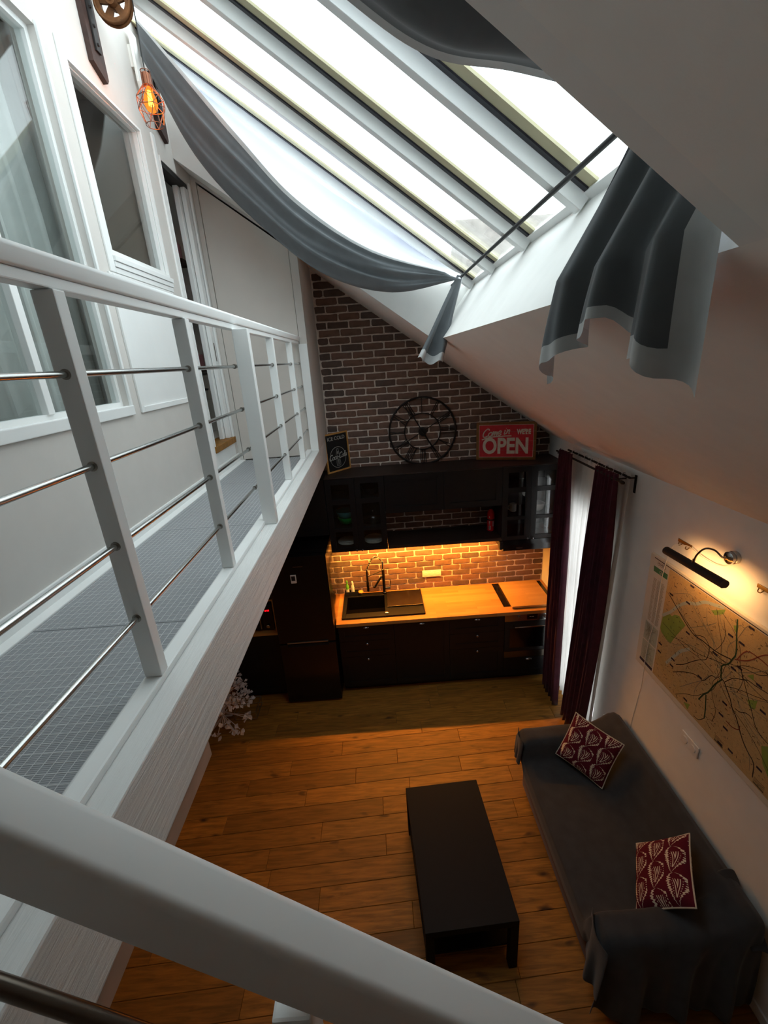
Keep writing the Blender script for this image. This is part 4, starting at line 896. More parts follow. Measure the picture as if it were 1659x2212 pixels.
ribbon([[(-2.147, 1.790), (-2.221, 1.866), (-2.276, 1.942), (-2.343, 2.005), (-2.412, 2.038), (-2.473, 2.088), (-2.553, 2.115), (-2.611, 2.135)], [(-2.257, 1.486), (-2.313, 1.580), (-2.366, 1.665), (-2.432, 1.728)]], .02, .0012, 'river', 'map_river')
ribbon([[(-2.706, 2.124), (-2.720, 2.047), (-2.744, 1.936), (-2.731, 1.885), (-2.715, 1.843), (-2.680, 1.803), (-2.681, 1.769), (-2.690, 1.725)], [(-2.617, 1.544), (-2.634, 1.456), (-2.640, 1.387)], [(-2.573, 1.467), (-2.600, 1.529), (-2.630, 1.575), (-2.660, 1.655), (-2.699, 1.724)]], .009, .0018, 'green_line', 'map_line_green')
ribbon([[(-2.759, 1.907), (-2.777, 1.953), (-2.797, 1.985), (-2.829, 2.001), (-2.871, 2.002), (-2.917, 2.000), (-3.1, 1.97)], [(-2.745, 1.896), (-2.823, 1.949), (-2.905, 2.047), (-3.0, 2.09)], [(-2.781, 1.508), (-2.826, 1.508), (-2.864, 1.529), (-2.866, 1.557)]], .006, .0016, 'red_line', 'map_line_red')
ribbon([[(-2.690, 1.725), (-2.714, 1.720), (-2.746, 1.686), (-2.776, 1.653), (-2.799, 1.614), (-2.833, 1.585), (-2.866, 1.540), (-2.904, 1.491), (-2.940, 1.461), (-2.989, 1.428), (-3.002, 1.347)], [(-2.184, 1.967), (-2.283, 1.914), (-2.377, 1.864), (-2.449, 1.841), (-2.511, 1.849), (-2.572, 1.850), (-2.638, 1.856), (-2.723, 1.879)]], .0065, .0016, 'brown_line', 'map_line_dark')
ribbon([[(-2.346, 1.546), (-2.407, 1.595), (-2.461, 1.656), (-2.513, 1.711), (-2.565, 1.756), (-2.573, 1.806), (-2.572, 1.850)], [(-2.332, 1.474), (-2.419, 1.546), (-2.498, 1.596), (-2.539, 1.607), (-2.579, 1.613), (-2.622, 1.686), (-2.658, 1.698)], [(-2.814, 1.627), (-2.846, 1.633), (-2.874, 1.655), (-2.904, 1.663), (-2.922, 1.656)], [(-2.782, 1.885), (-2.821, 1.828), (-2.862, 1.765), (-2.907, 1.699), (-2.942, 1.642), (-2.987, 1.614), (-3.1, 1.60)], [(-2.572, 1.850), (-2.525, 1.877), (-2.477, 1.861), (-2.439, 1.839)], [(-2.718, 1.723), (-2.764, 1.787), (-2.808, 1.816), (-2.850, 1.843), (-2.903, 1.849), (-3.05, 1.88)], [(-2.640, 1.387), (-2.604, 1.341), (-2.562, 1.330)]], .0042, .0014, 'dark_line', 'map_line_dark')
rl = []
for k in range(26):
    a = random.uniform(0, 6.28); y0, z0 = -2.69 + random.uniform(-.12, .12), 1.76 + random.uniform(-.1, .1); ln = [(y0, z0)]
    for s in range(5):
        a += random.uniform(-.5, .5); y0 += .12 * math.cos(a); z0 += .085 * math.sin(a)
        if not (-3.27 < y0 < -2.16 and 1.325 < z0 < 2.13): break
        ln.append((y0, z0))
    if len(ln) > 2: rl.append(ln)
ribbon([[(-2.412, 1.421), (-2.494, 1.521), (-2.562, 1.599), (-2.608, 1.665)], [(-2.205, 1.988), (-2.299, 2.046), (-2.361, 2.069), (-2.412, 2.038), (-2.494, 1.960), (-2.543, 1.924), (-2.600, 1.896)], [(-2.391, 1.855), (-2.464, 1.914), (-2.533, 1.969), (-2.579, 2.016)], [(-2.715, 2.083), (-2.734, 2.104), (-2.758, 2.104), (-2.776, 2.131)]] + rl[:13], .003, .0013, 'grey_line', 'map_line_grey'); ribbon(rl[13:], .0028, .00135, 'thin_line', 'map_line_dark')
for y, z in [(-2.360, 2.129), (-2.351, 2.009), (-2.796, 2.128), (-2.689, 2.009), (-2.764, 2.011), (-2.393, 1.820), (-2.174, 1.582), (-2.178, 1.521), (-2.312, 1.559), (-2.548, 1.614), (-2.749, 1.601), (-2.785, 1.871), (-2.751, 1.839), (-2.911, 1.864), (-2.743, 1.515), (-2.789, 1.460), (-3.024, 1.430), (-2.777, 1.337), (-2.850, 1.361), (-2.311, 1.508), (-2.476, 1.378), (-2.964, 1.746), (-2.200, 1.981), (-2.619, 1.837)]:
    MB().box(mx - .0024, mx - .0019, y - .017, y + .017, z - .006, z + .006).build('station_tag', 'map_purple', mp)
random.seed(21); m = MB()
for k in range(420):
    y, z = random.uniform(-3.26, -2.17), random.uniform(1.33, 2.13); a = random.choice((.35, .35, -.5, 1.2, 0)) + random.uniform(-.2, .2); l_ = random.uniform(.006, .02); h_ = .0014
    cy, sy_ = math.cos(a) * l_ / 2, math.sin(a) * l_ / 2
    m.add([(mx - .00155, y - cy - sy_ * h_ / l_ * 2, z - sy_ + cy * h_ / l_ * 2), (mx - .00155, y + cy - sy_ * h_ / l_ * 2, z + sy_ + cy * h_ / l_ * 2), (mx - .00155, y + cy + sy_ * h_ / l_ * 2, z + sy_ - cy * h_ / l_ * 2), (mx - .00155, y - cy + sy_ * h_ / l_ * 2, z - sy_ - cy * h_ / l_ * 2)], [(0, 1, 2, 3)])
m.build('street_names', 'map_line_dark', mp)['kind'] = 'stuff'
m = MB()
for i in range(3):
    for j in range(34): m.box(mx - .0012, mx - .0008, -2.005 - .043 * i - random.uniform(.022, .034), -2.005 - .043 * i, 2.0 - .0098 * j, 2.0045 - .0098 * j)
m.build('index_text', 'map_text', mp)
m = MB()
for z0, z1 in ((1.51, 1.655), (1.345, 1.50)): m.box(mx - .0010, mx - .0006, -2.132, -1.99, z0, z1)
m.build('inset_map', 'map_river', mp)
ribbon([[(-1.995 - random.uniform(0, .13), z0 + random.uniform(0, .14)) for _ in range(3)] for z0 in (1.512, 1.348) for _k in range(14)], .0016, .0014, 'inset_lines', 'map_line_grey')
MB().box(mx - .0012, mx - .0008, -2.132, -1.986, 1.318, 1.341).build('footer_band', 'map_purple', mp)
for y0 in (-2.735, -3.01):
    m = MB()
    for j in range(5): m.box(mx - .0014, mx - .001, y0 - .065, y0, 1.324 + .009 * j, 1.326 + .009 * j + (.004 if j == 0 else 0))
    m.build('legend_block', 'map_line_dark', mp)
TM = lambda y, z: Matrix(((0, 1, 0, mx - .0012), (-1, 0, 0, y), (0, 0, 1, z), (0, 0, 0, 1)))
for y, s in ((-2.036, 'M'), (-2.066, 'RER'), (-2.096, '')):
    strokes([[(.0125 * math.cos(k * math.pi / 8), .0125 * math.sin(k * math.pi / 8)) for k in range(17)]], .0009, TM(y, 2.124), 'round_badge', 'map_line_dark', mp)
    if s: text_mesh(s, .016 if s == 'M' else .009, TM(y, 2.124), 'lettering', 'map_line_dark', mp, depth=.0003)
strokes([[(.012 * math.cos(k * math.pi / 8), .012 * math.sin(k * math.pi / 8)) for k in range(17)], [(-.004, -.008), (.004, -.002), (.003, .006), (-.002, .01)]], .0012, TM(-2.068, 2.071), 'logo', 'map_white', mp)
# hanger clips and white cable
for nm, yc, zc, lab in (('a', -2.21, 2.342, 'brass hanger clip on the right wall above the map corner'), ('b', -2.81, 2.345, 'brass hanger clip on the right wall beyond the lamp mount')):
    h = thing('hanger_clip', lab, 'clip', (2.425, yc, zc - .02), 'brass hanger clips')
    MB().rbox(2.424, 2.4298, yc - .06, yc + .06, zc - .004, zc + .016, .001).build('plate', 'brass', h)
    for dy in (-.035, .03): MB().tube(cr([(2.423, yc + dy + .014, zc - .002), (2.414, yc + dy + .008, zc - .016), (2.414, yc + dy - .008, zc - .016), (2.423, yc + dy - .014, zc - .002)], 4), .0028, 6).build('hook', 'brass', h)
cab = [(2.404, -2.593, 2.40), (2.412, -2.549, 2.358), (2.412, -2.498, 2.341), (2.412, -2.442, 2.335), (2.412, -2.360, 2.337), (2.412, -2.27, 2.352), (2.410, -2.20, 2.333), (2.405, -2.152, 2.317), (2.402, -2.121, 2.237), (2.402, -2.094, 2.077), (2.402, -2.089, 1.892), (2.402, -2.089, 1.712), (2.402, -2.063, 1.539), (2.402, -2.056, 1.371), (2.404, -2.057, 1.255), (2.424, -2.03, 1.1), (2.426, -2.012, .989), (2.426, -1.981, .737), (2.426, -1.955, .55), (2.424, -1.8, .12)]
tag(MB().tube(cr(cab, 4), .0025, 6).build('lamp_cable', 'white_plastic', None, smooth=True), 'thin white cable running down over the map from the picture lamp', 'cable')
# picture lamp
pl_ = thing('picture_lamp', 'black bar picture lamp glowing warm above the map', 'lamp', (2.43, -2.59, 2.43))
MB().lathe([(.036, -.002), (.036, -.022), (.031, -.024), (.031, -.03), (.034, -.032), (.034, -.044), (.022, -.052), (.001, -.054)], (2.43, -2.59, 2.43), 'x', 24).build('wall_mount', 'steel', pl_, smooth='auto')
MB().tube(cr([(2.38, -2.59, 2.43), (2.34, -2.605, 2.445), (2.295, -2.60, 2.487), (2.262, -2.575, 2.487), (2.25, -2.545, 2.44), (2.248, -2.53, 2.392)], 6), .005, 8).build('swan_arm', 'steel_dark', pl_, smooth=True)
MB().tube([(2.248, -2.532, 2.405), (2.248, -2.526, 2.378)], .0075, 10).build('arm_socket', 'steel_dark', pl_)
b0, b1 = Vector((2.25, -2.30, 2.355)), Vector((2.25, -2.757, 2.372)); m = MB()
prof = [(.024 * math.cos(math.radians(a)), .024 * math.sin(math.radians(a))) for a in range(-60, 241, 25)]
vs = [(p.x - a, p.y, p.z + b) for p in (b0, b1) for a, b in prof]; k = len(prof)
m.add(vs, [(i, (i + 1) % k, k + (i + 1) % k, k + i) for i in range(k)] + [tuple(range(k)), tuple(reversed(range(k, 2 * k)))])
m.build('shade_bar', 'black_matt', pl_, smooth='auto')
MB().tube([b0 + Vector((.012, -.03, -.022)), b1 + Vector((.012, .03, -.022))], .008, 10).build('tube_bulb', 'led', pl_, smooth='auto')
la = bpy.data.lights.new('picture_lamp_light', 'AREA'); la.shape = 'RECTANGLE'; la.size = .40; la.size_y = .03; la.energy = 1.35; la.color = (1, .50, .17); la.spread = math.radians(150)
lo = bpy.data.objects.new('picture_lamp_light', la); COL.objects.link(lo); lo.parent = pl_
_t = (b0 + b1) / 2 + Vector((.03, 0, -.03)); dirv = Vector((.82, 0, -.572)); zx = -dirv; xx = Vector((0, 1, 0)); yx = zx.cross(xx)
lo.matrix_local = Matrix(((xx.x, yx.x, zx.x, _t.x - 2.43), (xx.y, yx.y, zx.y, _t.y + 2.59), (xx.z, yx.z, zx.z, _t.z - 2.43), (0, 0, 0, 1)))
# double socket
sockets(2, 'wall_socket', 'white double socket on the right wall above the sofa', Matrix(((0, 1, 0, 2.4285), (-1, 0, 0, -2.56), (0, 0, 1, 1.098), (0, 0, 0, 1))))
# plug low on the wall behind the curtain
pg = thing('wall_plug', 'white plug and junction low on the wall behind the sofa end', 'plug', (2.42, -1.66, .35)); MB().rbox(2.405, 2.4295, -1.70, -1.62, .36, .43, .004).build('box', 'white_plastic', pg); MB().rbox(2.375, 2.4045, -1.68, -1.645, .38, .41, .004).build('plug_head', 'white_plastic', pg)
# ---- window curtains
rd = thing('curtain_rail', 'black double curtain rail over the right wall window', 'curtain rail', (2.35, -1.1, 2.6))
for x in (2.25, 2.36): MB().tube([(x, -.62, 2.63), (x, -1.74 if x < 2.3 else -1.66, 2.63)], .009, 12).build('rail', 'black_matt', rd, smooth='auto')
MB().lathe([(.013, 0), (.014, -.02), (.010, -.035), (.001, -.037)], (2.25, -1.74, 2.63), 'y', 14).build('finial', 'black_matt', rd, smooth='auto')
for yb in (-1.62, -.66): MB().box(2.425, 2.4298, yb - .012, yb + .012, 2.50, 2.635).box(2.242, 2.425, yb - .006, yb + .006, 2.612, 2.620).build('bracket', 'black_matt', rd)
def drape(x, y0t, y1t, y0b, y1b, zt, zb, folds, amp, ph=0, mid=None, nz=26, hang=0):
    """hanging cloth in a plane x ~ const, gathered into folds"""
    m = MB()
    def f(u, v):
        z = lerp(zt, zb, v); a = lerp(y0t, y0b, v); b = lerp(y1t, y1b, v)
        if mid: k = math.sin(math.pi * min(1, v * 1.0)); a += mid[0] * k; b += mid[1] * k
        am = amp * (.45 + .75 * min(1, v * 3)); w = 2 * math.pi * folds * u + ph
        return (x + am * math.sin(w) + .35 * am * math.sin(2.3 * w + 3 * v) + hang * v, lerp(a, b, u) + .3 * am * math.cos(w), z + .004 * math.sin(3 * w))
    m.grid(f, folds * 10, nz); return m
tag(drape(2.235, -.715, -.985, -.70, -1.07, 2.668, .02, 6, .026, .4).build('curtain', 'velvet', None, smooth=True, thick=.003), 'maroon velvet curtain hanging beside the kitchen units', 'curtain', 'maroon curtains')
tag(drape(2.25, -1.37, -1.68, -1.16, -1.56, 2.668, .03, 6, .028, 1.0, mid=(-.03, -.05)).build('curtain', 'velvet', None, smooth=True, thick=.003), 'maroon velvet curtain hanging behind the sofa end', 'curtain', 'maroon curtains')
tag(drape(2.365, -.70, -1.655, -.76, -1.52, 2.665, .05, 11, .016, .2).build('sheer_curtain', 'sheer', None, smooth=True), 'white sheer curtain in front of the window', 'curtain')
for k in range(8):
    yy = -.74 - .12 * k; rg = [(2.36 + .018 * math.cos(a), yy + .006 * math.sin(a), 2.63 + .018 * math.sin(a)) for a in [q * math.pi / 8 for q in range(16)]]
    MB().tube(rg, .003, 6, closed=True).build('eyelet', 'sheer_ring', rd, smooth=True)
# ================================================================ SEATING
# coffee table: top, four legs, lower shelf (turned a little, like the floor boards)
ct = thing('coffee_table', 'low black coffee table with a lower shelf on the oak floor', 'table', (.89, -2.64, 0))
Rz = Matrix.Translation((.886, -2.643, 0)) @ Matrix.Rotation(math.radians(2.8), 4, 'Z')
hx, hy = .275, .452
MB().rbox(-hx, hx, -hy, hy, .40, .45, .002).xf(Rz).build('tabletop', 'table_black', ct)
for sx in (-1, 1):
    for sy in (-1, 1): MB().rbox(sx * hx, sx * (hx - .05), sy * hy, sy * (hy - .05), 0.0005, .3995, .002).xf(Rz).build('leg', 'table_black', ct)
MB().rbox(-hx + .004, hx - .004, -hy + .06, hy - .06, .115, .133, .002).xf(Rz).build('shelf', 'table_black', ct)
# sofa under a grey throw
sf = thing('sofa', 'maroon two-seat sofa hidden under a dark grey throw', 'sofa', (1.98, -2.58, 0))
MB().rbox(1.585, 2.36, -3.22, -1.93, .05, .30, .03).build('base', 'maroon_base', sf, smooth='auto')
MB().rbox(1.57, 2.12, -3.10, -2.02, .301, .405, .04).build('seat_cushion', 'maroon_base', sf, smooth='auto')
MB().prism([(2.13, .30), (2.33, .66), (2.38, .66), (2.38, .30)], 'y', -3.12, -2.0).build('backrest', 'maroon_base', sf, bevel=.02)
for y0, y1 in ((-2.005, -1.86), (-3.27, -3.125)): MB().rbox(1.60, 2.36, y0, y1, .301, .575, .05).build('armrest', 'maroon_base', sf, smooth='auto')
for lx in (1.63, 2.33):
    for ly in (-3.18, -1.97): MB().lathe([(.02, 0), (.026, .049)], (lx, ly, 0.0005), 'z', 12).build('foot', 'black_matt', sf)
# throw: cross-section swept from the far arm to the near arm, then hanging to the floor
def smooth01(t): t = max(0, min(1, t)); return t * t * (3 - 2 * t)
def seat_prof(u):
    """u 0..1 from the front hem over the seat to the back against the wall: (x, z)"""
    P = [(1.565, .235), (1.553, .33), (1.560, .405), (1.61, .428), (1.80, .422), (2.0, .418), (2.095, .425), (2.15, .49), (2.25, .64), (2.295, .695), (2.35, .70), (2.395, .665), (2.405, .50)]
    t = u * (len(P) - 1); i = min(int(t), len(P) - 2); a, b = P[i], P[i + 1]; return (lerp(a[0], b[0], t - i), lerp(a[1], b[1], t - i))
def arm_prof(u, top):
    P = [(1.575, .30), (1.548, .42), (1.555, .54), (1.60, top - .012), (1.78, top), (1.95, top), (2.08, top), (2.15, top + .005), (2.25, top + .05), (2.30, .685), (2.35, .695), (2.395, .665), (2.405, .50)]
    t = u * (len(P) - 1); i = min(int(t), len(P) - 2); a, b = P[i], P[i + 1]; return (lerp(a[0], b[0], t - i), lerp(a[1], b[1], t - i))
random.seed(3)
Y = [(-1.815, 2, .25), (-1.83, 2, .75), (-1.85, 1, 1), (-1.90, 1, 1), (-1.955, 1, 1), (-1.99, 1, .97), (-2.012, 1, .72), (-2.028, 1, .3), (-2.045, 0, 0), (-2.10, 0, 0), (-2.3, 0, 0), (-2.55, 0, 0), (-2.8, 0, 0), (-3.0, 0, 0), (-3.07, 0, 0), (-3.10, 1, .22), (-3.115, 1, .68), (-3.135, 1, .95), (-3.16, 1, 1), (-3.21, 1, 1), (-3.255, 1, 1), (-3.285, 3, .0), (-3.30, 3, .10), (-3.312, 3, .35), (-3.322, 3, .6), (-3.33, 3, .8), (-3.335, 3, 1)]
cols = 60
rows_ = []
for yi, (y, kind, k) in enumerate(Y):
    row = []
    for c_ in range(cols + 1):
        u = c_ / cols; sx_, sz_ = seat_prof(u); ax_, az_ = arm_prof(u, .60)
        wob = .006 * math.sin(23 * u + 5 * y) + .004 * math.sin(41 * u - 9 * y)
        if kind == 0: x, z, yy = sx_, sz_ + wob * .5, y
        elif kind == 1: x, z, yy = lerp(sx_, ax_, k), lerp(sz_, az_, k) + wob * .6, y
        elif kind == 2: x, z, yy = ax_, lerp(max(.24, az_ - .34), az_, k), y - .012 * math.sin(14 * u) * (1 - k)
        else:
            hem = .035 + .05 * (math.sin(2 * math.pi * 2.6 * u + .6) * .5 + .5) * (1 if u < .75 else .5)
            x = lerp(1.545, 2.40, u) if k > .3 else lerp(ax_, lerp(1.545, 2.40, u), k / .3)
            f_ = .034 * math.sin(2 * math.pi * 3.4 * u + .5) + .016 * math.sin(2 * math.pi * 7.3 * u)
            z = lerp(az_ - .015, hem, k); yy = y + f_ * min(1, k * 1.3) - .02 * min(1, k * 2); x -= .05 * k * (1 - u) ** 4
        row.append((x, yy, z))
    rows_.append(row)
m = MB(); n_ = cols + 1
m.add([p for r_ in rows_ for p in r_], [(j * n_ + i, (j + 1) * n_ + i, (j + 1) * n_ + i + 1, j * n_ + i + 1) for j in range(len(Y) - 1) for i in range(cols)])
tw = thing('throw_blanket', 'dark grey woollen throw draped over the whole sofa', 'blanket', (1.98, -2.58, .2))
m.build('cover', 'throw', tw, smooth=True, thick=.006, sub=1)
# corners that slump off the arms in front
def slump(c0, w, hgt, seed):
    random.seed(seed); m = MB()
    def f(u, v):
        a = lerp(-.9, 1.6, u); r_ = .035 + .02 * math.sin(9 * u + seed) * v
        return (c0[0] - r_ * math.cos(a) * (1 + .5 * v) - .01, c0[1] + w * (u - .5) + .015 * math.sin(7 * u) * v, c0[2] - hgt * v + .02 * math.sin(5 * u + seed))
    m.grid(f, 14, 10); return m
slump((1.585, -1.925, .59), .19, .24, 1).build('corner_fold', 'throw', tw, smooth=True, thick=.006, sub=1)
slump((1.585, -3.225, .59), .22, .42, 2).build('corner_fold', 'throw', tw, smooth=True, thick=.006, sub=1)
m = MB(); m.grid(lambda u, v: (lerp(2.30, 2.40, v) + .012 * math.sin(9 * u), -3.05 - .28 * u, .70 - .16 * u - .05 * v * u + .02 * math.sin(6 * u + 3 * v)), 14, 8)
m.build('corner_fold', 'throw', tw, smooth=True, thick=.006, sub=1)
# cushions
def cushion(c, X, Zup, s, label, seed):
    X = Vector(X).normalized(); N = X.cross(Vector(Zup)).normalized(); Zv = N.cross(X); N = -N if False else N
    th = .055; cs = thing('cushion', label, 'cushion', c, 'patterned cushions on the sofa')
    def side(sg):
        m = MB()
        def f(u, v):
            a, b = 2 * u - 1, 2 * v - 1; e = (1 - a ** 4) * (1 - b ** 4); pin = 1 - .05 * (1 - abs(a)) * 0 - .045 * (a * a) * 0
            px = a * s / 2 * (1 - .05 * (1 - b * b)); pz = b * s / 2 * (1 - .05 * (1 - a * a))
            h = sg * th * max(0, e) ** .55
            p = Vector(c) + X * px + Zv * pz + N * h; return p[:]
        m.grid(f, 20, 20, uv=True); return m
    side(1).build('front', 'plume_print', cs, smooth=True); side(-1).build('back', 'plume_print', cs, smooth=True)
    ed = []
    for k in range(80):
        t_ = k / 80 * 4; i = int(t_); w = 2 * (t_ - i) - 1; a, b = [(w, -1), (1, w), (-w, 1), (-1, -w)][i]
        ed.append(Vector(c) + X * (a * s / 2 * (1 - .05 * (1 - b * b))) + Zv * (b * s / 2 * (1 - .05 * (1 - a * a))))
    MB().tube(ed, .0045, 6, closed=True).build('piping', 'piping', cs, smooth=True)
CS = [((2.015, -2.135, .622), (.634, -.759, -.147), (.466, .224, .856), .372), ((2.04, -3.0, .635), (.492, -.399, .774), (.483, .864, .138), .382)]
cushion(*CS[0], 'maroon and cream plume cushion standing in the far sofa corner', 1)
cushion(*CS[1], 'maroon and cream plume cushion leaning at the near sofa end', 2)

# ================================================================ SKYLIGHT CURTAINS
tag(MB().tube([(1.195, -3.99, 4.035), (1.195, -1.06, 4.035)], .0085, 14).build('tension_rod', 'black_matt', None, smooth='auto'), 'black tension rod across the foot of the skylight', 'rod')
def interp(P, t):
    q = cr([(p[0], 0, p[1]) for p in P], 8); f = t * (len(q) - 1); i = min(int(f), len(q) - 2); v = q[i].lerp(q[i + 1], f - i); return v.x, v.z
NE = [(-.60, 5.40), (-.323, 5.062), (-.094, 4.781), (.182, 4.476), (.6, 4.199), (1.165, 4.03)]
BE = [(-.62, 5.25), (-.412, 4.789), (-.083, 4.411), (.291, 4.104), (.737, 3.973), (1.185, 4.015)]
FE = [(-.62, 5.42), (-.33, 5.16), (0.02, 4.91), (.36, 4.64), (.865, 4.32), (1.20, 4.06)]
def swag(u, v):
    """u across the gathered cloth (near edge .. bottom .. far edge), v from the loft wall down to the rod"""
    g = math.sin(math.pi * min(1, max(0, v))) ** .6
    N = Vector((interp(NE, v)[0], lerp(-1.47, -1.60, g) + (.05 if v > .97 else 0), interp(NE, v)[1])); B = Vector((interp(BE, v)[0], -1.45, interp(BE, v)[1])); F = Vector((interp(FE, v)[0], lerp(-1.36, -1.17, g), interp(FE, v)[1]))
    if u < .5:
        t_ = u / .5; C1 = N.lerp(B, .5) + Vector((0, -.05, -.02)) * g; p = N * (1 - t_) ** 2 + C1 * 2 * t_ * (1 - t_) + B * t_ * t_
    else:
        t_ = (u - .5) / .5; C1 = Vector((B.x, -1.24, B.z + .05)) * 1.0; C1 = B.lerp(C1, g); p = B * (1 - t_) ** 2 + C1 * 2 * t_ * (1 - t_) + F * t_ * t_
    rip = .026 * g * (math.sin(2 * math.pi * (4.6 * u + .5 * math.sin(3 * v))) + .5 * math.sin(2 * math.pi * (9.1 * u + 1.2 * v))) * min(1, u * 5)
    return (p.x + .25 * rip, p.y - rip * .8, p.z + .3 * rip)
sw = thing('skylight_curtain', 'grey blackout curtain swagged along the far side of the skylight', 'curtain', (.4, -1.4, 4.0), 'grey skylight curtains')
m = MB(); m.grid(swag, 54, 60); nu = 54
m.mi = [(1 if (f % nu) < 2 else 0) for f in range(len(m.f))]
m.build('swag', ['swag_cloth', 'swag_hem'], sw, smooth=True)
def tail1(u, v):
    zt, w = 4.045, smooth01(v)
    x = lerp(lerp(1.165, 1.215, u), lerp(.862, 1.075, u), v) + .018 * math.sin(9 * u + 1) * w
    y = -1.43 + lerp(.0, .05, u) - .05 * math.sin(2 * math.pi * 1.6 * u + .6) * w - .03 * w
    z = lerp(zt, 3.545 - .03 * math.sin(math.pi * u) - .02 * u + .012 * math.sin(20 * u), v); return (x, y, z)
m = MB(); m.grid(lambda u, v: tail1(1 - u, v), 30, 30); m.mi = [(1 if (f // 30) >= 27 or (f % 30) < 3 else 0) for f in range(len(m.f))]
m.build('tail', ['swag_cloth', 'swag_hem'], sw, smooth=True)
s2 = thing('skylight_curtain', 'dark grey curtain hanging over the near end of the skylight rod', 'curtain', (1.05, -3.7, 3.45), 'grey skylight curtains')
E1 = [(-.62, 5.33), (-.1, 4.80), (.3, 4.48), (.568, 4.280), (.736, 4.183), (.914, 4.145), (1.06, 4.10), (1.19, 4.047)]
def swag2(u, v):
    x, z = interp(E1, v); g = math.sin(math.pi * v) ** .7
    y = lerp(-3.40 - .06 * (1 - g), -3.97, u)
    return (x, y, z - .035 * g * math.sin(math.pi * u) + .018 * g * math.sin(2 * math.pi * (2.3 * u + .4 * v)) * min(1, 5 * u))
m = MB(); m.grid(lambda u, v: swag2(1 - u, v), 36, 50); m.mi = [(1 if (f % 36) > 33 else 0) for f in range(len(m.f))]
m.build('swag', ['swag_cloth', 'swag_hem'], s2, smooth=True)
HEM = [(0, 3.45), (.06, 3.475), (.16, 3.515), (.32, 3.545), (.45, 3.565), (.53, 3.60), (.58, 3.60), (.64, 3.565), (.70, 3.52), (.80, 3.525), (.90, 3.49), (1, 3.462)]
def hemz(u):
    for a, b in zip(HEM, HEM[1:]):
        if u <= b[0]: return lerp(a[1], b[1], smooth01((u - a[0]) / (b[0] - a[0])))
    return HEM[-1][1]
def tail2(u, v):
    y = lerp(lerp(-3.50, -3.36, smooth01(v)), lerp(-3.99, -3.985, v), u)
    fold = .034 * math.sin(2 * math.pi * 3.1 * u + .8 + .5 * v) * (.35 + .65 * v) + .012 * math.sin(2 * math.pi * 6.7 * u) * v
    k = min(1, v / .55); x = lerp(1.20, 1.04, k) if v < .55 else 1.04 + .0 * (v - .55)
    z = lerp(4.047, 3.70, k) if v < .55 else lerp(3.70, hemz(u), (v - .55) / .45)
    return (x - .012 + fold, y + fold * .3, z)
m = MB(); m.grid(lambda u, v: tail2(1 - u, v), 72, 40); m.mi = [(1 if (f // 72) >= 36 or (f % 72) < 7 else 0) for f in range(len(m.f))]
m.build('tail', ['swag_cloth', 'swag_hem'], s2, smooth=True)

# ================================================================ PULLEY LAMP ON THE LOFT WALL
def plank_bracket(y, z0, z1, name_par, wheel=True):
    MB().prism([(y - .058, z0 + .045), (y + .042, z0), (y + .058, z0 + .02), (y + .058, z1), (y - .058, z1)], 'x', -.6795, -.655).build('wall_plank', 'old_wood', name_par)
    MB().rbox(-.6545, -.645, y - .02, y + .02, z0 + .10, z1 - .02, .002).build('iron_strap', 'iron', name_par)
    for k in range(5): MB().lathe([(.008, 0), (.006, .006), (.001, .007)], (-.645, y, z0 + .13 + .07 * k), 'x', 8).build('bolt', 'iron', name_par)
pu = thing('pulley', 'rusty iron pulley wheel on a dark wooden wall plank', 'pulley', (-.67, -1.90, 4.93))
plank_bracket(-1.905, 4.93, 5.45, pu)
MB().box(-.6445, -.50, -1.915, -1.895, 5.265, 5.30).box(-.6445, -.50, -1.86, -1.84, 5.265, 5.30).build('fork', 'iron', pu)
wc = (-.545, -1.876, 5.225); R0 = .088
def ringpoly(r0, r1, n=40):
    m = MB(); vs, fs = [], []
    for yy in (-.014, .014):
        for r_ in (r0, r1):
            for k in range(n): a = 2 * math.pi * k / n; vs.append((wc[0] + r_ * math.cos(a), wc[1] + yy, wc[2] + r_ * math.sin(a)))
    for k in range(n):
        j = (k + 1) % n; A, B, C_, D_ = 0, n, 2 * n, 3 * n
        fs += [(A + k, A + j, B + j, B + k), (C_ + j, C_ + k, D_ + k, D_ + j), (B + k, B + j, D_ + j, D_ + k), (A + j, A + k, C_ + k, C_ + j)]
    m.add(vs, fs); return m
wh = ringpoly(.060, .078).build('wheel_rim', 'rust', pu, smooth='auto')
MB().tube([(wc[0] + .081 * math.cos(2 * math.pi * k / 40), wc[1] - .014, wc[2] + .081 * math.sin(2 * math.pi * k / 40)) for k in range(40)], .007, 6, closed=True).build('flange', 'rust', wh, smooth=True)
MB().tube([(wc[0] + .081 * math.cos(2 * math.pi * k / 40), wc[1] + .014, wc[2] + .081 * math.sin(2 * math.pi * k / 40)) for k in range(40)], .007, 6, closed=True).build('flange', 'rust', wh, smooth=True)
for k in range(5):
    a = 2 * math.pi * (k + .3) / 5; p = Vector((math.cos(a), 0, math.sin(a))); q = Vector((-math.sin(a), 0, math.cos(a)))
    m = MB(); c0 = Vector(wc); pts = [c0 + p * .018 + q * .012, c0 + p * .063 + q * .018, c0 + p * .063 - q * .018, c0 + p * .018 - q * .012]
    m.add([(v.x, wc[1] - .006, v.z) for v in pts] + [(v.x, wc[1] + .006, v.z) for v in pts], [(0, 1, 2, 3), (7, 6, 5, 4), (0, 4, 5, 1), (1, 5, 6, 2), (2, 6, 7, 3), (3, 7, 4, 0)]); m.build('spoke', 'rust', wh)
MB().lathe([(.022, -.03), (.024, -.02), (.024, .02), (.022, .03)], wc, 'y', 18).build('hub', 'rust', wh, smooth='auto'); MB().lathe([(.009, -.05), (.009, .05)], wc, 'y', 10).build('axle', 'iron', pu)
